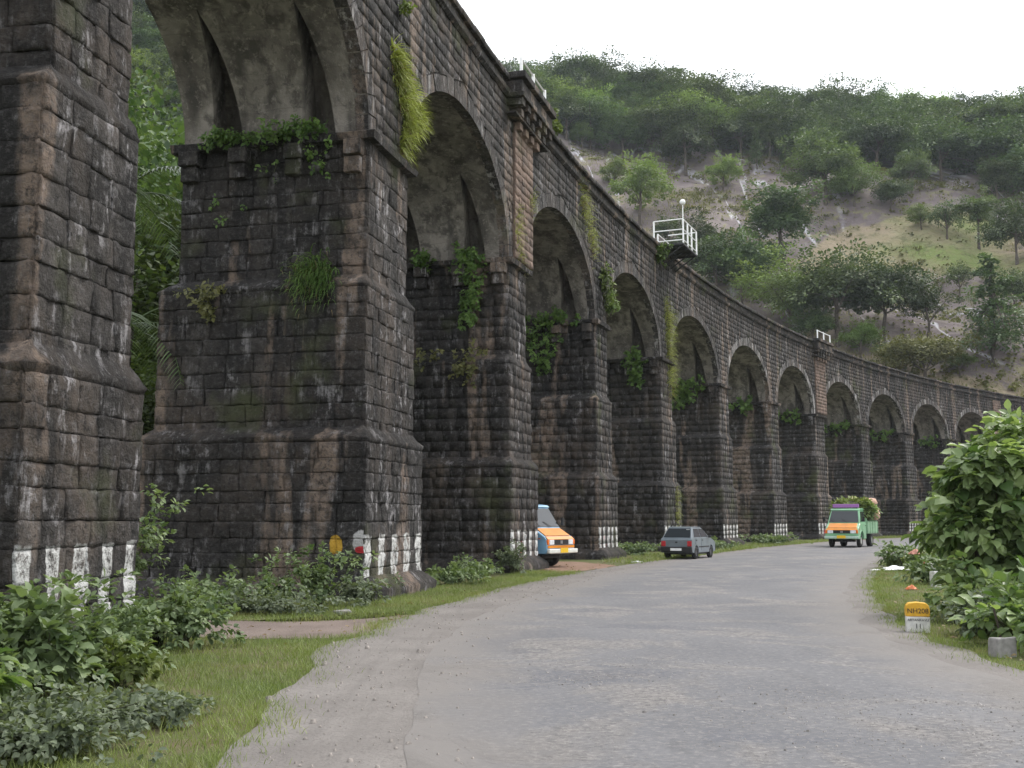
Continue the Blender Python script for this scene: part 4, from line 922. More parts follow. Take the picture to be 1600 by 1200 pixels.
# undergrowth at the foot of the first two piers
UG = [(-5.45, 10.4, 1.1, 1.0, .72, 150, .17, 'leaf_under', LEAFH, 'dense leafy undergrowth at the left edge in front of the leftmost pier'),
      (-4.75, 11.5, .9, .8, .50, 130, .15, 'leaf_under', LEAF6, 'leafy bush covering the striped foot of the leftmost pier'),
      (-4.4, 10.4, .6, .6, .50, 55, .21, 'leaf_under', LEAFH, 'heart shaped broad leaves in the middle of the left undergrowth'),
      (-4.85, 9.4, .9, .8, .55, 110, .15, 'leaf_under', LEAF6, 'leafy bush in the left foreground below the big leaves'),
      (-4.25, 8.1, .6, .55, .55, 46, .22, 'leaf_bush', LEAFH, 'big shiny leaves at the left edge of the foreground'),
      (-3.75, 8.4, .7, .6, .24, 80, .12, 'leaf_grey', LEAF6, 'greyish fine leaved weeds in the left foreground'),
      (-4.2, 12.2, .4, .5, .42, 70, .13, 'leaf_under', LEAF6, 'leafy shoots right of the white striped foot of the leftmost pier'),
      (-3.85, 11.2, .4, .5, .26, 36, .14, 'leaf_light', LEAFH, 'low light green weeds at the right of the left undergrowth'),
      (-6.4, 11.9, 1.0, .8, .75, 150, .17, 'leaf_under', LEAF6, 'tall undergrowth cut by the left edge beside the leftmost pier'),
      (-4.25, 14.7, .5, .5, .45, 80, .15, 'leaf_under', LEAF6, 'dark leafy bush hiding the plinth at the right corner of the leftmost pier'),
      (-4.9, 14.0, .7, .5, .42, 70, .14, 'leaf_under', LEAF6, 'low bush under the white stripes of the leftmost pier'),
      (-3.2, 7.9, .6, .5, .20, 90, .10, 'leaf_grey', LEAF6, 'grey fine leaved weeds at the bottom edge left of the shoulder'),
      (-3.0, 9.2, .55, .5, .17, 70, .10, 'leaf_grey', LEAF6, 'flat greyish weeds in the grass right of the left undergrowth'),
      (-6.9, 19.8, .6, .6, 1.3, 90, .19, 'leaf_under', LEAF6, 'upright dark bush in the gap between the two nearest piers'),
      (-5.6, 20.6, 1.0, .7, .40, 55, .17, 'leaf_under', LEAF6, 'low dark bush against the left part of the big pier'),
      (-4.5, 21.2, .7, .5, .48, 55, .17, 'leaf_under', LEAF6, 'dark leafy bush against the middle of the big pier'),
      (-3.7, 21.5, .45, .4, .75, 60, .16, 'leaf_under', LEAF6, 'tall dark bush below the yellow paint mark on the big pier'),
      (-3.0, 22.1, .45, .4, .34, 50, .15, 'leaf_grey', LEAF6, 'greyish bush at the striped corner of the big pier'),
      (-4.6, 19.9, 1.5, .45, .22, 80, .14, 'leaf_grey', LEAF6, 'low greyish weeds in front of the big pier'),
      (-1.2, 33.6, .9, .6, .32, 60, .16, 'leaf_under', LEAF6, 'weeds between the big pier and the second tall pier'),
      (.0, 34.6, .5, .4, .6, 50, .15, 'leaf_grey', LEAF6, 'greyish shrub growing before the striped foot of the second tall pier'),
      (-1.6, 29.5, 1.2, .7, .28, 60, .18, 'leaf_under', LEAF6, 'low weeds beside the plinth of the big pier'),
      (5.9, 53.5, 1.5, .8, .4, 70, .22, 'leaf_under', LEAF6, 'weeds at the pier foot left of the hatchback'),
      (11.2, 63.5, 1.6, .9, .36, 60, .26, 'leaf_under', LEAF6, 'weeds along the wall right of the hatchback'),
      (17.2, 75.5, 2.0, 1.0, .36, 60, .3, 'leaf_under', LEAF6, 'weeds at the wall foot before the cargo truck')]
for k, (x, y, rx, ry, rz_, ncl, ls, mt, tp, lab) in enumerate(UG): shrub('undergrowth_bush', lab, (x, y), (rx, ry, rz_), int(ncl * 2.1), 11, ls * .56, M[mt], 80 + k, tp, shell=.12 if 13 <= k < 19 else .32, lumps=.85 if 13 <= k < 19 else .42, clr=.15)

# ------------------------------------------------------------------ grass and gravel
def in_poly(P_, poly):
    x, y = P_[:, 0], P_[:, 1]; ins = np.zeros(len(P_), bool); q = np.array(poly); j = len(q) - 1
    for i in range(len(q)):
        c = ((q[i, 1] > y) != (q[j, 1] > y)) & (x < (q[j, 0] - q[i, 0]) * (y - q[i, 1]) / (q[j, 1] - q[i, 1] + 1e-12) + q[i, 0]); ins ^= c; j = i
    return ins
def grass(name, label, poly, n, L, wid, seed, avoid=(), thin=.0, edge=None, ne=0):
    r = np.random.default_rng(seed); q = np.array(poly); lo, hi = q.min(0), q.max(0)
    P_ = r.uniform(lo, hi, (int(n * 1.0), 2)); P_ = P_[in_poly(P_, poly)]
    d = np.array([mnoise.noise(Vector((a * .9, b * .9, 2.))) + .5 * mnoise.noise(Vector((a * 3, b * 3, 5.))) for a, b in P_]); P_ = P_[d > r.uniform(-.9, .35 + thin, len(P_)) - .25 + thin]
    for a in avoid: P_ = P_[~in_poly(P_, a)]
    if edge is not None:            # straggling blades where turf meets dirt
        k = r.uniform(0, len(edge) - 1.01, ne); i0 = k.astype(int); E_ = edge[i0] + (edge[i0 + 1] - edge[i0]) * (k - i0)[:, None] + r.normal(0, .16, (ne, 2)); tf = np.array([mnoise.noise(Vector((a * 2.2, b * 2.2, 6.))) for a, b in E_]); P_ = np.concatenate([P_, E_[tf > r.uniform(-.6, .4, ne)]])
    m = len(P_); B = np.stack([P_[:, 0], P_[:, 1], gz(P_[:, 1])], -1); D = rand_dirs(r, m) * .6 + np.array([0, 0, 1.])
    cl = np.array([mnoise.noise(Vector((a * .5, b * .5, 8.))) for a, b in P_])
    v, f, t = blades(r, B, D, L * r.uniform(.45, 1.3, m) * (1 + .5 * cl), wid, .9, 2, np.clip(.5 + .5 * cl + r.normal(0, .22, m), 0, 1))
    tag(put(name, v, f, t, M['grass']), label, 'grass', kind='stuff')
trk = [(-1.9, 16.2), (-3.7, 15.7), (-5.8, 16.7), (-9, 18.6), (-9, 20.4), (-5.6, 18.8), (-3.6, 18.1), (-2.2, 18.9), (-.8, 21.5), (-1.2, 19)]
lv = [tuple(p) for p in Ls if 3 < p[1] < 36]
grass('verge_grass', 'short green grass on the left verge between undergrowth and shoulder', lv + [(0.5, 36.2), (-2.0, 28), (-3.4, 23), (-8, 22), (-8, 9), (-5, 3)], 250000, .095, .012, 3, [trk], edge=np.array(lv), ne=16000)
rv = [tuple(p) for p in Rs if 7 < p[1] < 52]
grass('verge_grass', 'short green grass on the right verge around the milestone', rv + [(22, 50), (16, 36), (11, 24), (9.5, 15), (9, 7)], 260000, .10, .012, 4, edge=np.array(rv), ne=16000)
lv2 = [tuple(p) for p in Ls if 42 < p[1] < 115]
wl_ = [tuple(F(s, .9, 0)[:2]) for s in np.arange(95, 18, -2.)]
grass('verge_grass', 'grass strip between the road and the viaduct piers', lv2 + wl_, 150000, .2, .035, 5, edge=np.array(lv2), ne=9000)
r = np.random.default_rng(9); n = 2200; t = r.random(n); fi = r.uniform(40, 190, n); ii = fi.astype(int); fq_ = (fi - ii)[:, None]; P_ = (Ls[ii] * (1 - fq_) + Ls[ii + 1] * fq_) * (1 - t[:, None]) + (La[ii] * (1 - fq_) + La[ii + 1] * fq_ + (.5, 0)) * t[:, None] + r.normal(0, .05, (n, 2)); sz = r.gamma(1.2, .0045, n) + .004
cube = np.array([(-1, -1, -1), (1, -1, -.9), (1, 1, -1), (-1, 1, -1), (-.7, -.6, .8), (.6, -.7, .6), (.7, .6, .9), (-.6, .7, .7)]); cf = np.array([(4, 5, 6, 7), (0, 1, 5, 4), (1, 2, 6, 5), (2, 3, 7, 6), (3, 0, 4, 7)])
a = r.uniform(0, 6.28, n); ca, sa = np.cos(a)[:, None], np.sin(a)[:, None]; q = cube[None] * sz[:, None, None] * r.uniform(.6, 1.2, (n, 1, 3))
V = np.stack([q[..., 0] * ca - q[..., 1] * sa + P_[:, :1], q[..., 0] * sa + q[..., 1] * ca + P_[:, 1:], q[..., 2] * .8 + (gz(P_[:, 1]) + .016 + sz * .4)[:, None]], -1).reshape(-1, 3)
o = put('loose_gravel', V, (cf[None] + (np.arange(n) * 8)[:, None, None]).reshape(-1, 4), np.repeat(r.random(n), 8), M['concrete_g']); tag(o, 'loose gravel scattered on the dusty left shoulder', 'gravel', kind='stuff')
n = 2600; cx = np.array([(1.2, 13.0), (2.6, 10.5), (3.4, 9.2), (2.2, 9.6), (4.2, 10.0), (.9, 11.6), (3.0, 8.3)]); k = r.integers(len(cx), size=n); P_ = cx[k] + r.normal(0, 1, (n, 2)) * np.array([.75, .38]); sz = r.gamma(1.2, .0018, n) + .002
a = r.uniform(0, 6.28, n); ca, sa = np.cos(a)[:, None], np.sin(a)[:, None]; q = cube[None] * sz[:, None, None] * r.uniform(.6, 1.2, (n, 1, 3))
V = np.stack([q[..., 0] * ca - q[..., 1] * sa + P_[:, :1], q[..., 0] * sa + q[..., 1] * ca + P_[:, 1:], q[..., 2] * .8 + (gz(P_[:, 1]) + .017 + sz * .4)[:, None]], -1).reshape(-1, 3)
o = put('road_grit', V, (cf[None] + (np.arange(n) * 8)[:, None, None]).reshape(-1, 4), np.repeat(r.random(n), 8), M['grit']); tag(o, 'loose stone grit on the worn patches of asphalt', 'gravel', kind='stuff')
rl = np.random.default_rng(31); n = 1500; ii = rl.integers(60, 330, n); sd_ = rl.random(n) < .5; P_ = np.where(sd_[:, None], Ls[ii] - np.abs(rl.normal(0, 1.1, (n, 1))) * np.array([1, -.2]), Rs[ii] + np.abs(rl.normal(0, .9, (n, 1))) * np.array([1, -.2]))
v, f, m = leaf_arrays(np.stack([P_[:, 0], P_[:, 1], gz(P_[:, 1]) + rl.uniform(.015, .06, n)], -1), rand_dirs(rl, n) * np.array([1, 1, .25]), np.array([0, 0, 1.]) + rand_dirs(rl, n) * .5, rl.uniform(.03, .10, n), LEAF6)
tag(put('leaf_litter', v, f, np.repeat(rl.random(n), m), M['dry']), 'dry fallen leaves strewn along both verges', 'leaf litter', kind='stuff')
# ------------------------------------------------------------------ ironwork on the viaduct
def iron_platform():
    c = F(34.6, 0, ZT); e = empty('iron_platform', tuple(c), 0, 'white railed iron platform with round lamp jutting from the parapet over the fifth pier', 'platform')
    q = lambda s, o, z: tuple(F(s, o, ZT + z) - c)
    mb = MB()
    mb.box((36.0, .55, ZT - .12), (1.55, .85, .05), fn=lambda *p: tuple(F(*p) - c)); mb.build('floor', M['iron'], e)
    for s in (34.6, 35.5, 36.5, 37.4):
        mb = MB(); mb.tube([q(s, -.2, -.2), q(s, 1.35, -.2)], .05, 5); mb.tube([q(s, .12, -1.0), q(s, 1.3, -.2)], .045, 5); mb.build('bracket', M['iron'], e)
    for s, o in ((34.5, -.25), (34.5, 1.38), (35.5, 1.38), (36.4, 1.38), (37.5, 1.38), (35.3, -.25), (37.5, -.25)):
        h = 1.25 if o > 1 or s == 34.5 else .75
        mb = MB(); mb.tube([q(s, o, -.1), q(s, o, h)], .045, 6); mb.build('post', M['white'], e)
    for a, b, h in (((34.5, -.25), (34.5, 1.38), 1.25), ((34.5, -.25), (34.5, 1.38), .68), ((34.5, -.25), (34.5, 1.38), .1), ((34.5, 1.38), (37.5, 1.38), 1.25), ((34.5, 1.38), (37.5, 1.38), .68), ((34.5, 1.38), (37.5, 1.38), .1), ((37.5, -.25), (37.5, 1.38), 1.2), ((35.3, -.25), (37.5, -.25), .75)):
        mb = MB(); mb.tube([q(a[0], a[1], h), q((a[0] + b[0]) / 2, (a[1] + b[1]) / 2, h), q(b[0], b[1], h)], .032, 5); mb.build('rail', M['white'], e)
    mb = MB(); mb.tube([q(34.5, 1.38, 1.2), q(34.5, 1.38, 2.05)], .03, 6); mb.build('lamp_post', M['white'], e)
    mb = MB(); pr = [(0.001, -.16)] + [(.16 * math.cos(t), .16 * math.sin(t)) for t in np.linspace(-1.4, 1.4, 9)] + [(0.001, .16)]
    p = q(34.5, 1.38, 2.18); mb.lathe(pr, 14, 'z', p); mb.build('lamp_globe', M['white'], e, True)
iron_platform()
def railing(label, s0_, s1_, o, z0, h, n):
    c = F(s0_, o, z0); e = empty('iron_railing', tuple(c), 0, label, 'railing')
    for s in np.linspace(s0_, s1_, n): mb = MB(); mb.tube([tuple(F(s, o, z0 - .1) - c), tuple(F(s, o, z0 + h) - c)], .055, 6); mb.build('post', M['white'], e)
    mb = MB(); mb.tube([tuple(F(s, o, z0 + h - .06) - c) for s in np.linspace(s0_, s1_, 5)], .035, 5); mb.build('rail', M['white'], e)
railing('white iron railing with three posts on top of the nearer corbelled refuge', 10.1, 13.2, .45, ZT + .06, .62, 3)
railing('small white iron railing on top of the farther corbelled refuge', 71.6, 75.0, .45, ZT + .06, .75, 3)
e = empty('white_sign', tuple(F(134.2, .02, 12.7)), -(TH + K * 134) + 0, 'small white sign board on the approach wall at the far right edge', 'sign')
a = TH + K * 134.2; mb = MB(); mb.box((0, 0, .35), (.03, .42, .38)); mb.build('board', M['white'], e); e.rotation_euler = (0, 0, -a)
mb = MB(); mb.box((.034, .0, .33), (.004, .2, .12)); mb.build('lettering', M['black'], e)
e = empty('white_board', (-9.72, 29.4, 0), .2, 'white board on a post just visible behind the leftmost pier', 'sign')
mb = MB(); mb.tube([(0, 0, 0), (0, 0, 3.4)], .04, 6); mb.build('post', M['iron'], e); mb = MB(); mb.box((0.1, -.05, 2.85), (.22, .02, .36)); mb.build('board', M['white'], e)

# ------------------------------------------------------------------ vehicles
def paint(name, c, rough=.3): return plain(name, c, rough, noise_amt=.16, nscale=2.2, coat=.3)
def glass_mat():
    m, n, l, b = new_mat('vehicle_glass'); b.inputs['Base Color'].default_value = (.03, .035, .04, 1); b.inputs['Roughness'].default_value = .06; b.inputs['Specular IOR Level'].default_value = .45; return m
M['glass'] = glass_mat(); M['orange'] = paint('orange_paint', (.64, .215, .006), .42); M['blue'] = paint('pale_blue_paint', (.20, .38, .54)); M['green'] = paint('mint_green_paint', (.20, .42, .24))
M['bedgreen'] = plain('green_board_paint', (.24, .40, .25), .6, noise_amt=.15); M['bedblue'] = plain('blue_board_paint', (.18, .32, .46), .6)
M['palegreen'] = plain('pale_green_paint', (.42, .56, .46), .45); M['cream'] = plain('cream_paint', (.68, .68, .62), .45); M['lens_w'] = plain('headlight_glass', (.7, .72, .74), .12); M['lens_o'] = plain('amber_lens', (.7, .16, .02), .25); M['lens_r'] = plain('red_lens', (.42, .025, .03), .25)
M['plate_y'] = plain('yellow_plate', (.75, .48, .02), .5); M['plate_w'] = plain('white_plate', (.8, .8, .8), .5); M['grey'] = paint('blue_grey_car_paint', (.165, .195, .22), .28); M['purple'] = plain('purple_board', (.33, .14, .40), .5); M['inside'] = plain('dark_cabin_lining', (.02, .02, .022), .9)
def arch_pts(cx, z, r, n=10): return [(cx + r * math.cos(t), z + r * math.sin(t)) for t in np.linspace(math.pi, 0, n)]
def extrude(mb, prof, hw, mat=0):
    n = len(prof); hws = hw if hasattr(hw, '__len__') else [hw] * n
    V = [(x, -h, z) for (x, z), h in zip(prof, hws)] + [(x, h, z) for (x, z), h in zip(prof, hws)]
    mb.add(V, [tuple(range(n)), tuple(range(n, 2 * n))[::-1]] + [(i, (i + 1) % n, n + (i + 1) % n, n + i) for i in range(n)], mat)
def panel(name, P_, mat, parent, th=.012, bevel=0):
    P_ = [Vector(p) for p in P_]; nn = (P_[1] - P_[0]).cross(P_[2] - P_[0]).normalized(); mb = MB(); n = len(P_)
    mb.add([tuple(p - nn * th) for p in P_] + [tuple(p + nn * th) for p in P_], [tuple(range(n))[::-1], tuple(range(n, 2 * n))] + [(i, (i + 1) % n, n + (i + 1) % n, n + i) for i in range(n)])
    return mb.build(name, mat, parent, bevel=bevel)
def wheel(parent, x, y, r, w, rimmat):
    sg = 1 if y > 0 else -1; g_ = MB(); g_.lathe([(r * .58, -w / 2), (r * .9, -w / 2), (r, -w * .36), (r, w * .36), (r * .9, w / 2), (r * .58, w / 2)], 22, 'y', (x, y, r))
    t = g_.build('wheel', M['rubber'], parent, True); m_ = MB(); m_.lathe([(.001, sg * w * .22), (r * .2, sg * w * .24), (r * .34, sg * w * .12), (r * .6, sg * w * .42), (r * .62, sg * w * .1), (.001, sg * w * .05)], 16, 'y', (x, y, r)); m_.build('rim', rimmat, t, True); return t
def truck(name, label, loc, rz, body, bed, hood_low, sc=1.0):
    e = empty(name, loc, rz, label, 'truck'); e.scale = (sc,) * 3
    ar = arch_pts(-.92, .46, .47)
    low = [(-2.12, .46)] + ar + [(-.10, .46), (-.02, .50), (.0, .80), (-.04, .96), (-.12, 1.05), (-.56, 1.32), (-2.12, 1.34)]
    mb = MB(); extrude(mb, low, .90); cab = mb.build('cab', body, e, bevel=.03)
    B_ = [(-.56, 1.315, .89), (-2.12, 1.315, .89)]; T_ = [(-1.02, 2.08, .775), (-2.10, 2.08, .775)]
    mb = MB()                                    # pillars and roof round the glasshouse
    V = [(x, s * h, z) for (x, z, h) in B_ + T_ for s in (-1, 1)]
    mb.add(V, [(0, 4, 5, 1), (2, 3, 7, 6), (0, 2, 6, 4), (1, 5, 7, 3), (4, 6, 7, 5)]); mb.build('cab_upper', body, e, bevel=.035)
    mb = MB(); extrude(mb, [(-.95, 2.06), (-1.04, 2.13), (-1.3, 2.17), (-1.95, 2.17), (-2.13, 2.10), (-2.13, 2.06)], .80); mb.build('roof', body, e, bevel=.03)
    L3 = lambda x, z, y: Vector((x, y, z))
    def wq(t0, t1, y0, y1):   # point on windscreen plane
        a = Vector((-.56, 0, 1.315)); b = Vector((-1.02, 0, 2.08)); return [a.lerp(b, t) + Vector((.008, y, .006)) for t, y in ((t0, -y0), (t0, y0), (t1, y1), (t1, -y1))]
    ws = panel('windscreen', wq(.07, .90, .81, .71), M['glass'], e, .012)
    for ya, yb in ((.25, -.1), (-.45, -.7)): mb = MB(); mb.tube([(-.54, ya, 1.39), (-.66, yb, 1.56)], .012, 4); mb.build('wiper', M['black'], ws)
    for s in (-1, 1):
        def sp(x, z): t = (z - 1.315) / .765; return Vector((x, s * (.89 - .115 * t + .006), z))
        dr = panel('door', [Vector((x, s * .905, z)) for x, z in ((-1.42, .62), (-2.02, .62), (-2.02, 1.30), (-.98, 1.30), (-.98, 1.0))][::-s], body, e, .01)
        panel('side_window', [sp(*p) for p in ((-.80, 1.42), (-1.98, 1.42), (-1.98, 1.98), (-1.15, 1.98))][::-s], M['glass'], dr, .008)
        mb = MB(); mb.box((-1.9, s * .925, 1.20), (.07, .012, .02)); mb.build('door_handle', M['black'], dr)
        mb = MB(); mb.tube([(-.68, s * .89, 1.40), (-.58, s * 1.06, 1.52)], .014, 5); mb.box((-.58, s * 1.08, 1.55), (.03, .07, .13)); mb.build('mirror', M['black'], e)
        mb = MB(); mb.box((.012, s * .62, .855), (.02, .15, .085)); mb.build('headlight', M['lens_w'], e, bevel=.02)
        mb = MB(); mb.box((-.01, s * .835, .855), (.03, .055, .085)); mb.build('indicator', M['lens_o'], e, bevel=.015)
        mb = MB(); mb.box((-.32, s * .906, .98), (.06, .008, .02)); mb.build('side_lamp', M['lens_o'], e)
        mb = MB(); 
        for (a_, b_) in zip(arch_pts(-.92, .46, .47, 12)[:-1], arch_pts(-.92, .46, .47, 12)[1:]): mb.tube([(a_[0], s * .905, a_[1]), (b_[0], s * .905, b_[1])], .022, 5, cap=False)
        mb.build('wheel_arch_trim', body, e)
        wheel(e, -.92, s * .76, .37, .21, M['cream']); wheel(e, -3.75, s * .74, .37, .3, M['cream'])
    panel('hood', [(-.13, -.80, 1.075), (-.13, .80, 1.075), (-.53, .76, 1.325), (-.53, -.76, 1.325)], M['orange'], e, .014, .01)
    panel('nose_panel', [(.012, -.86, .945), (.012, .86, .945), (-.105, .84, 1.05), (-.105, -.84, 1.05)], M['orange'], e, .012, .008)
    mb = MB(); mb.box((.008, 0, .855), (.012, .46, .085)); gr = mb.build('grille', M['black'], e)
    mb = MB(); mb.box((.024, 0, .86), (.006, .07, .055)); mb.build('badge', M['chrome'], gr)
    panel('lower_apron', [(.01, -.86, .66), (.01, .86, .66), (.012, .86, .75), (.012, -.86, .75)], M['orange'] if hood_low else body, e, .01)
    mb = MB(); mb.box((.07, 0, .555), (.06, .93, .075)); bp = mb.build('bumper', M['cream'] if hood_low else M['palegreen'], e, bevel=.03)
    panel('number_plate', [(.14, -.24, .50), (.14, .24, .50), (.14, .24, .66), (.14, -.24, .66)], M['plate_y'], bp, .008)
    mb = MB(); mb.box((-2.4, 0, .52), (2.2, .36, .10)); mb.box((-.7, 0, .36), (.25, .55, .06)); mb.build('chassis', M['iron'], e)
    bd = MB(); bd.box((-3.65, 0, .80), (1.42, .93, .05)); bedo = bd.build('cargo_bed', bed, e)
    for s in (-1, 1):
        mb = MB(); mb.box((-3.65, s * .93, 1.13), (1.44, .025, .30)); sb = mb.build('side_board', bed, bedo)
        for x in (-2.25, -2.95, -3.65, -4.35, -5.05): mb = MB(); mb.box((x, s * .965, 1.10), (.035, .02, .34)); mb.build('stake', bed, bedo)
    for x in (-2.24, -5.06): mb = MB(); mb.box((x, 0, 1.2), (.025, .93, .40)); mb.build('end_board', bed, bedo)
    return e
# blue truck parked under the third arch, nose towards the road
bt = truck('parked_truck', 'pale blue truck with orange bonnet parked under an arch, half hidden by pier', (1.72, 39.4, float(gz(39.4)) + .008), math.radians(-34), M['blue'], M['bedblue'], True, 1.02)
hd = math.radians(-119.0)
ct_loc = np.array([19.35, 65.8]); ct = truck('cargo_truck', 'mint green loaded truck with orange bonnet driving towards the viewer', (ct_loc[0], ct_loc[1], float(gz(65.6)) + .024), hd, M['green'], M['bedgreen'], False, 1.06)
mb = MB(); mb.box((-1.25, 0, 2.30), (.06, .72, .10)); mb.build('roof_board', M['purple'], ct, bevel=.02)
mb = MB(); mb.tube([(-1.25, -.6, 2.15), (-1.25, -.6, 2.22)], .02, 5); mb.tube([(-1.25, .6, 2.15), (-1.25, .6, 2.22)], .02, 5); mb.build('roof_board_bracket', M['iron'], ct)
def truck_pt(x, y, z): c, s = math.cos(hd), math.sin(hd); return np.array([ct_loc[0] + 1.06 * (x * c - y * s), ct_loc[1] + 1.06 * (x * s + y * c), float(gz(65.6)) + .024 + 1.06 * z])
r = np.random.default_rng(77)
def greens(label, c, rad, ncl, seed, mat):
    rg = np.random.default_rng(seed); v, f, t, cc = crown(rg, (0, 0, 0), rad, ncl, 10, .2, LEAF6, clr=.3, lumps=.12, shell=.6); e = empty('leafy_bundle', tuple(c), hd, label, 'vegetables'); put('foliage', v, f, t, mat, e)
    mb = MB(); mb.lathe([(.001, -.8 * rad[2])] + [(.8 * math.cos(t_), .8 * rad[2] * math.sin(t_)) for t_ in np.linspace(-1.3, 1.3, 7)] + [(.001, .8 * rad[2])], 14, 'z'); 
    mb.v = [(x * rad[0], y * rad[1], z) for x, y, z in mb.v]; mb.build('stalks', M['stem'], e, True)
greens('bundle of green leaves heaped behind the cab of the cargo truck', truck_pt(-2.9, 0, 2.15), (.75, 1.15, .62), 170, 5, M['leaf_light'])
greens('bundle of green leaves on the side of the cargo truck load', truck_pt(-3.3, .7, 1.95), (.8, .6, .62), 120, 6, M['leaf_bush'])
M['sack'] = plain('pinkish_sacking', (.52, .33, .25), .9, noise_amt=.25, nscale=6); M['sack2'] = plain('pale_sacking', (.60, .48, .37), .9, noise_amt=.25, nscale=6)
for k, (x, y, z, lab) in enumerate(((-4.0, .75, 1.95, 'lower pinkish sack in the middle of the cargo truck load'), (-4.6, .7, 1.85, 'lower pinkish sack at the tail of the cargo truck'), (-3.7, -.1, 2.55, 'pale sack on top of the cargo truck load beside the leaves'), (-4.25, .6, 2.5, 'topmost pinkish sack of the cargo truck load'), (-4.85, .6, 2.3, 'upper pinkish sack hanging over the tail of the cargo truck'), (-4.3, -.5, 1.5, 'pale sack at the hidden side of the cargo truck load'))):
    mb = MB(); nL, nA = 9, 12; V = []
    for i in range(nL):
        u = -1 + 2 * i / (nL - 1); w = (1 - abs(u) ** 3.2) ** .5 * .92 + .08
        for j in range(nA): t = 6.283 * j / nA; q = 1 + .10 * mnoise.noise(Vector((u * 2 + k * 7, math.cos(t) * 1.5, math.sin(t) * 1.5))); V.append((u * .62, .42 * w * math.cos(t) * q, .32 * w * math.sin(t) * q))
    mb.add(V, [(i * nA + j, i * nA + (j + 1) % nA, (i + 1) * nA + (j + 1) % nA, (i + 1) * nA + j) for i in range(nL - 1) for j in range(nA)] + [tuple(range(nA))[::-1], tuple(range((nL - 1) * nA, nL * nA))])
    o = mb.build('sack', M['sack'] if k in (0, 1, 3, 4) else M['sack2'], None, True); o.location = truck_pt(x, y, z); o.rotation_euler = (float(r.normal(0, .2)), float(r.normal(0, .2)), hd + 1.2 + float(r.normal(0, .5))); tag(o, lab, 'sack', 'sacks loaded on the cargo truck')
def hatchback():
    e = empty('parked_car', (7.62, 48.4, float(gz(48.4)) + .014), math.radians(90 - 27), 'blue grey hatchback car parked on the verge, tail towards the viewer', 'car'); e.scale = (.97,) * 3
    low = [(-1.58, .27)] + [(-1.38, .27)] + arch_pts(-1.06, .27, .31) + arch_pts(1.08, .27, .31) + [(1.5, .27), (1.66, .32), (1.70, .55), (1.60, .74), (.98, .90), (-1.62, .89), (-1.70, .82), (-1.68, .40)]
    mb = MB(); extrude(mb, low, .70); mb.build('body', M['grey'], e, bevel=.07)
    Bq = [(.98, .885, .685), (-1.63, .885, .685)]; Tq = [(.12, 1.35, .53), (-1.16, 1.35, .53)]
    V = [(x, s * h, z) for (x, z, h) in Bq + Tq for s in (-1, 1)]; mb = MB(); mb.add(V, [(0, 4, 5, 1), (2, 3, 7, 6), (0, 2, 6, 4), (1, 5, 7, 3), (4, 6, 7, 5)]); mb.build('greenhouse', M['grey'], e, bevel=.04)
    mb = MB(); extrude(mb, [(.14, 1.34), (.0, 1.375), (-.55, 1.39), (-1.05, 1.375), (-1.19, 1.34)], .535); mb.build('roof', M['grey'], e, bevel=.03)
    def rq(t, y): a = Vector((-1.63, 0, .885)); b = Vector((-1.16, 0, 1.35)); return a.lerp(b, t) + Vector((-.012, y, .01))
    rw = panel('rear_window', [rq(.10, .60), rq(.10, -.60), rq(.86, -.50), rq(.86, .50)], M['glass'], e, .012)
    mb = MB(); mb.box((-1.29, -.40, 1.23), (.008, .07, .05)); mb.build('sticker', M['plate_w'], rw)
    def fq(t, y): a = Vector((.98, 0, .885)); b = Vector((.12, 0, 1.35)); return a.lerp(b, t) + Vector((.01, y, .01))
    panel('windscreen', [fq(.08, -.62), fq(.08, .62), fq(.92, .52), fq(.92, -.52)], M['glass'], e, .012)
    for s in (-1, 1):
        def sp(x, z): t = (z - .885) / .465; return Vector((x, s * (.685 - .155 * t + .008), z))
        for nm, P_ in (('door', ((-.38, .36), (.72, .36), (.78, .87), (-.38, .87))), ('door', ((-.42, .36), (-.42, .87), (-1.22, .87), (-1.22, .66), (-.80, .50), (-.78, .36)))):
            dr = panel(nm, [Vector((x, s * .703, z)) for x, z in P_], M['grey'], e, .006); mx = min(x for x, z in P_); mb = MB(); mb.box((mx + .12, s * .715, .80), (.07, .012, .018)); mb.build('door_handle', M['black'], dr)
        panel('side_window', [sp(*p) for p in ((-.36, .94), (.70, .94), (.14, 1.29), (-.36, 1.29))], M['glass'], e, .006); panel('side_window', [sp(*p) for p in ((-.44, .94), (-.44, 1.29), (-1.05, 1.29), (-1.30, .94))], M['glass'], e, .006)
        mb = MB(); mb.box((-1.695, s * .585, .66), (.03, .10, .115)); mb.build('tail_light', M['lens_r'], e, bevel=.025)
        mb = MB(); mb.box((1.66, s * .5, .62), (.04, .14, .07)); mb.build('headlight', M['lens_w'], e, bevel=.02)
        mb = MB(); mb.box((.66, s * .77, .95), (.05, .07, .05)); mb.build('mirror', M['black'], e, bevel=.02)
        mb = MB(); mb.box((0, s * .712, .52), (.72, .008, .025)); mb.build('rub_strip', M['black'], e)
        wheel(e, -1.06, s * .62, .265, .16, M['chrome']); wheel(e, 1.08, s * .62, .265, .16, M['chrome'])
    mb = MB(); mb.box((-1.70, 0, .41), (.07, .70, .12)); bp = mb.build('rear_bumper', M['black'], e, bevel=.03)
    panel('number_plate', [(-1.78, .25, .36), (-1.78, -.25, .36), (-1.78, -.25, .47), (-1.78, .25, .47)], M['plate_w'], bp, .006)
    mb = MB(); mb.box((1.69, 0, .41), (.06, .70, .11)); mb.build('front_bumper', M['black'], e, bevel=.03)
    mb = MB(); mb.box((-1.705, 0, .72), (.012, .05, .03)); mb.build('badge', M['black'], e)
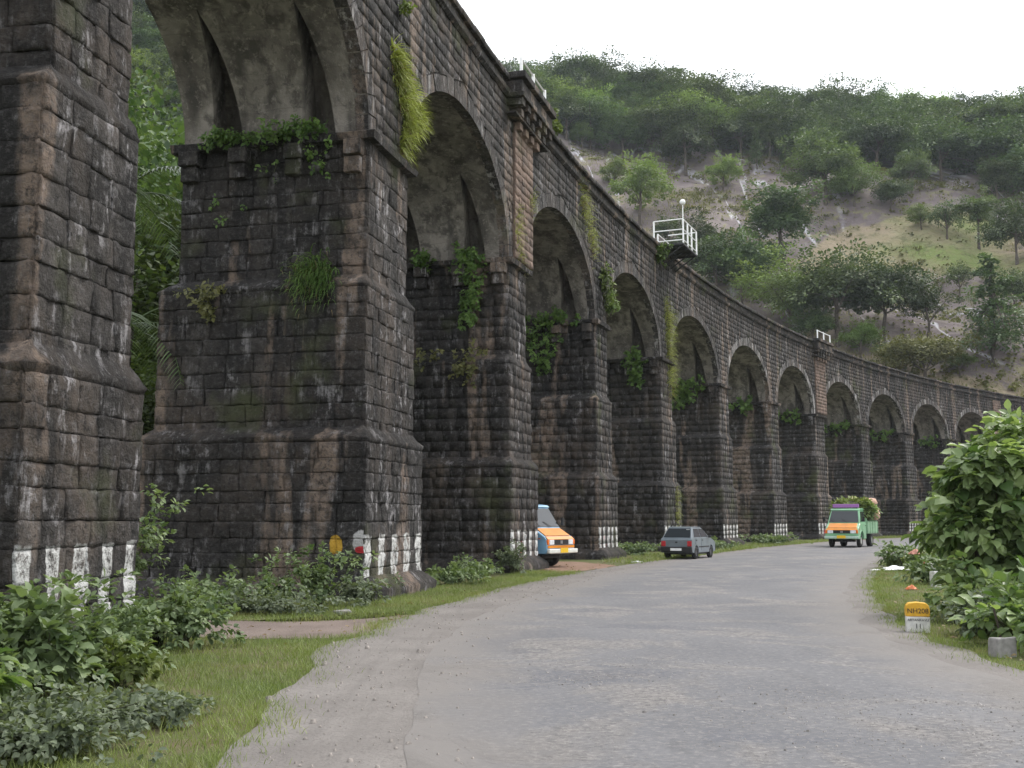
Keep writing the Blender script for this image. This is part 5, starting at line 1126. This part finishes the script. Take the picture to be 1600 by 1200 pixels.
    mb = MB(); mb.box((0, 0, .24), (1.5, .6, .05)); mb.build('underbody', M['black'], e)
hatchback()

# ------------------------------------------------------------------ milestone and small things on the verge
M['yellow'] = plain('yellow_enamel', (.66, .36, .025), .6, noise_amt=.12, nscale=14); M['whitewash'] = plain('dirty_whitewash', (.62, .61, .58), .85, noise_amt=.2, nscale=12); M['concrete'] = plain('grey_concrete', (.24, .23, .22), .95, noise_amt=.25, nscale=14)
def milestone():
    e = empty('milestone', (6.0, 16.75, float(gz(16.75))), math.radians(-14), 'yellow topped white milestone reading NH208 on the right verge', 'milestone'); w, d = .165, .10
    def slab(z0, top, mat, nm, hw):
        prof = [(-hw, z0), (hw, z0)] + ([(hw, top - .09), (hw * .93, top - .04), (hw * .72, top - .005), (0, top + .008), (-hw * .72, top - .005), (-hw * .93, top - .04), (-hw, top - .09)] if nm == 'cap' else [(hw, top), (-hw, top)])
        n = len(prof); mb = MB(); mb.add([(x, -d, z) for x, z in prof] + [(x, d, z) for x, z in prof], [tuple(range(n)), tuple(range(n, 2 * n))[::-1]] + [(i, n + i, n + (i + 1) % n, (i + 1) % n) for i in range(n)]); return mb.build(nm, mat, e, bevel=.012)
    slab(-.1, .23, M['whitewash'], 'base', w); slab(.23, .43, M['yellow'], 'cap', w + .004)
    def text(body, size, z, par):
        cu = bpy.data.curves.new('lettering', 'FONT'); cu.body = body; cu.size = size; cu.align_x = 'CENTER'; cu.extrude = .002
        to = bpy.data.objects.new('lettering', cu); col.objects.link(to); bpy.context.view_layer.update()
        me = bpy.data.meshes.new_from_object(to.evaluated_get(bpy.context.evaluated_depsgraph_get())); bpy.data.objects.remove(to)
        me.materials.clear(); me.materials.append(M['black']); o = link(bpy.data.objects.new('lettering', me), par); o.rotation_euler = (math.pi / 2, 0, 0); o.location = (0, -d - .004, z); return o
    text('NH208', .10, .28, e); text('ARYANKAVU', .05, .165, e); text('11', .10, .06, e)
milestone()
def block(name, label, cat, loc, h, rz, mat, tilt=(0, 0), seed=0):
    rg = random.Random(seed); mb = MB(); mb.box((0, 0, h[2]), h, taper=.93); mb.v = [(x + rg.uniform(-.012, .012), y + rg.uniform(-.012, .012), z + rg.uniform(-.02, .02)) for x, y, z in mb.v]
    o = mb.build(name, mat, None, bevel=.02); o.location = (loc[0], loc[1], float(gz(loc[1])) - .05); o.rotation_euler = (tilt[0], tilt[1], rz); return tag(o, label, cat)
block('marker_block', 'weathered grey concrete marker block near the right edge', 'marker', (5.92, 13.7), (.135, .10, .14), .2, M['concrete'], seed=1)
block('guard_stone', 'whitewashed guard stone half hidden by leaves beyond the milestone', 'guard stone', (10.6, 28.2), (.11, .10, .22), .3, M['whitewash'], seed=2)
block('guard_stone', 'whitewashed guard stone at the tip of the bend beside the red cloth', 'guard stone', (13.25, 35.5), (.12, .11, .17), .4, M['whitewash'], seed=3)
mb = MB(); mb.tube([(0, 0, -.03), (-.02, .02, .25), (-.07, .03, .52)], [.022, .018, .014], 6); o = mb.build('wooden_stake', M['bark'], None); o.location = (6.3, 14.6, 0); tag(o, 'thin wooden stake leaning behind the grey marker block', 'stake')
def crumple(name, label, cat, loc, rad, mat, seed, hgt=.4, n=10):
    mb = MB(); V = []; rg = random.Random(seed)
    for i in range(n):
        for j in range(n):
            x, y = -1 + 2 * i / (n - 1), -1 + 2 * j / (n - 1); q = 1 + .35 * mnoise.noise(Vector((x * 1.7 + seed, y * 1.7, 0)))
            V.append((x * rad * q + rg.uniform(-.06, .06) * rad, y * rad * .75 * q + rg.uniform(-.06, .06) * rad, rad * hgt * max(.06, (1.2 - x * x - y * y) * .6 + .55 * mnoise.noise(Vector((x * 2.2, y * 2.2, seed))))))
    mb.add(V, [(i * n + j, (i + 1) * n + j, (i + 1) * n + j + 1, i * n + j + 1) for i in range(n - 1) for j in range(n - 1)]); o = mb.build(name, mat, None); o.location = loc
    sm = o.modifiers.new('thickness', 'SOLIDIFY'); sm.thickness = .012
    return tag(o, label, cat)
M['plastic'] = plain('white_plastic_sheet', (.8, .8, .82), .5, noise_amt=.05); M['redcloth'] = plain('red_cloth', (.48, .06, .06), .85); M['pinkcloth'] = plain('faded_pink_cloth', (.55, .26, .2), .85); M['orangelit'] = plain('orange_wrapper', (.6, .17, .06), .5)
crumple('plastic_sheet', 'crumpled white plastic sheet on the grass of the right verge', 'litter', (12.75, 37.2, float(gz(37.2)) + .02), .5, M['plastic'], 1, .35)
crumple('plastic_scrap', 'small white plastic scrap left of the big plastic sheet', 'litter', (11.95, 37.0, float(gz(37)) + .02), .14, M['plastic'], 2, .3, 6)
crumple('wrapper', 'orange wrapper lying on the right verge grass', 'litter', (9.55, 27.0, float(gz(27)) + .02), .14, M['orangelit'], 3, .9, 6)
crumple('cloth', 'red cloth bundle on the weeds at the bend', 'cloth', (13.0, 35.85, float(gz(36)) + .28), .17, M['redcloth'], 4, .9, 8)
crumple('cloth', 'faded pink cloth hanging in the weeds above the red one', 'cloth', (12.95, 36.1, float(gz(36)) + .56), .19, M['pinkcloth'], 5, 1.1, 8)
crumple('plastic_scrap', 'white litter on the verge left of the hatchback', 'litter', (4.85, 43.7, float(gz(43)) + .02), .22, M['plastic'], 6, .3, 6)
block('loose_rock', 'pale loose rock on the grass before the big pier', 'rock', (-3.0, 20.0), (.16, .12, .06), .3, M['concrete'], seed=5)

# ------------------------------------------------------------------ air
mb = MB(); mb.box((0, 450, 87), (920, 765, 94)); hzb = mb.build('haze', [], None); tag(hzb, kind='stuff')
mh = bpy.data.materials.new('valley_haze'); mh.use_nodes = True; nn = mh.node_tree.nodes; nn.remove(nn['Principled BSDF'])
pv = nn.new('ShaderNodeVolumePrincipled'); pv.inputs['Color'].default_value = (.84, .93, 1, 1); pv.inputs['Density'].default_value = .00015; pv.inputs['Anisotropy'].default_value = .2
mh.node_tree.links.new(pv.outputs[0], nn['Material Output'].inputs['Volume']); hzb.data.materials.append(mh)
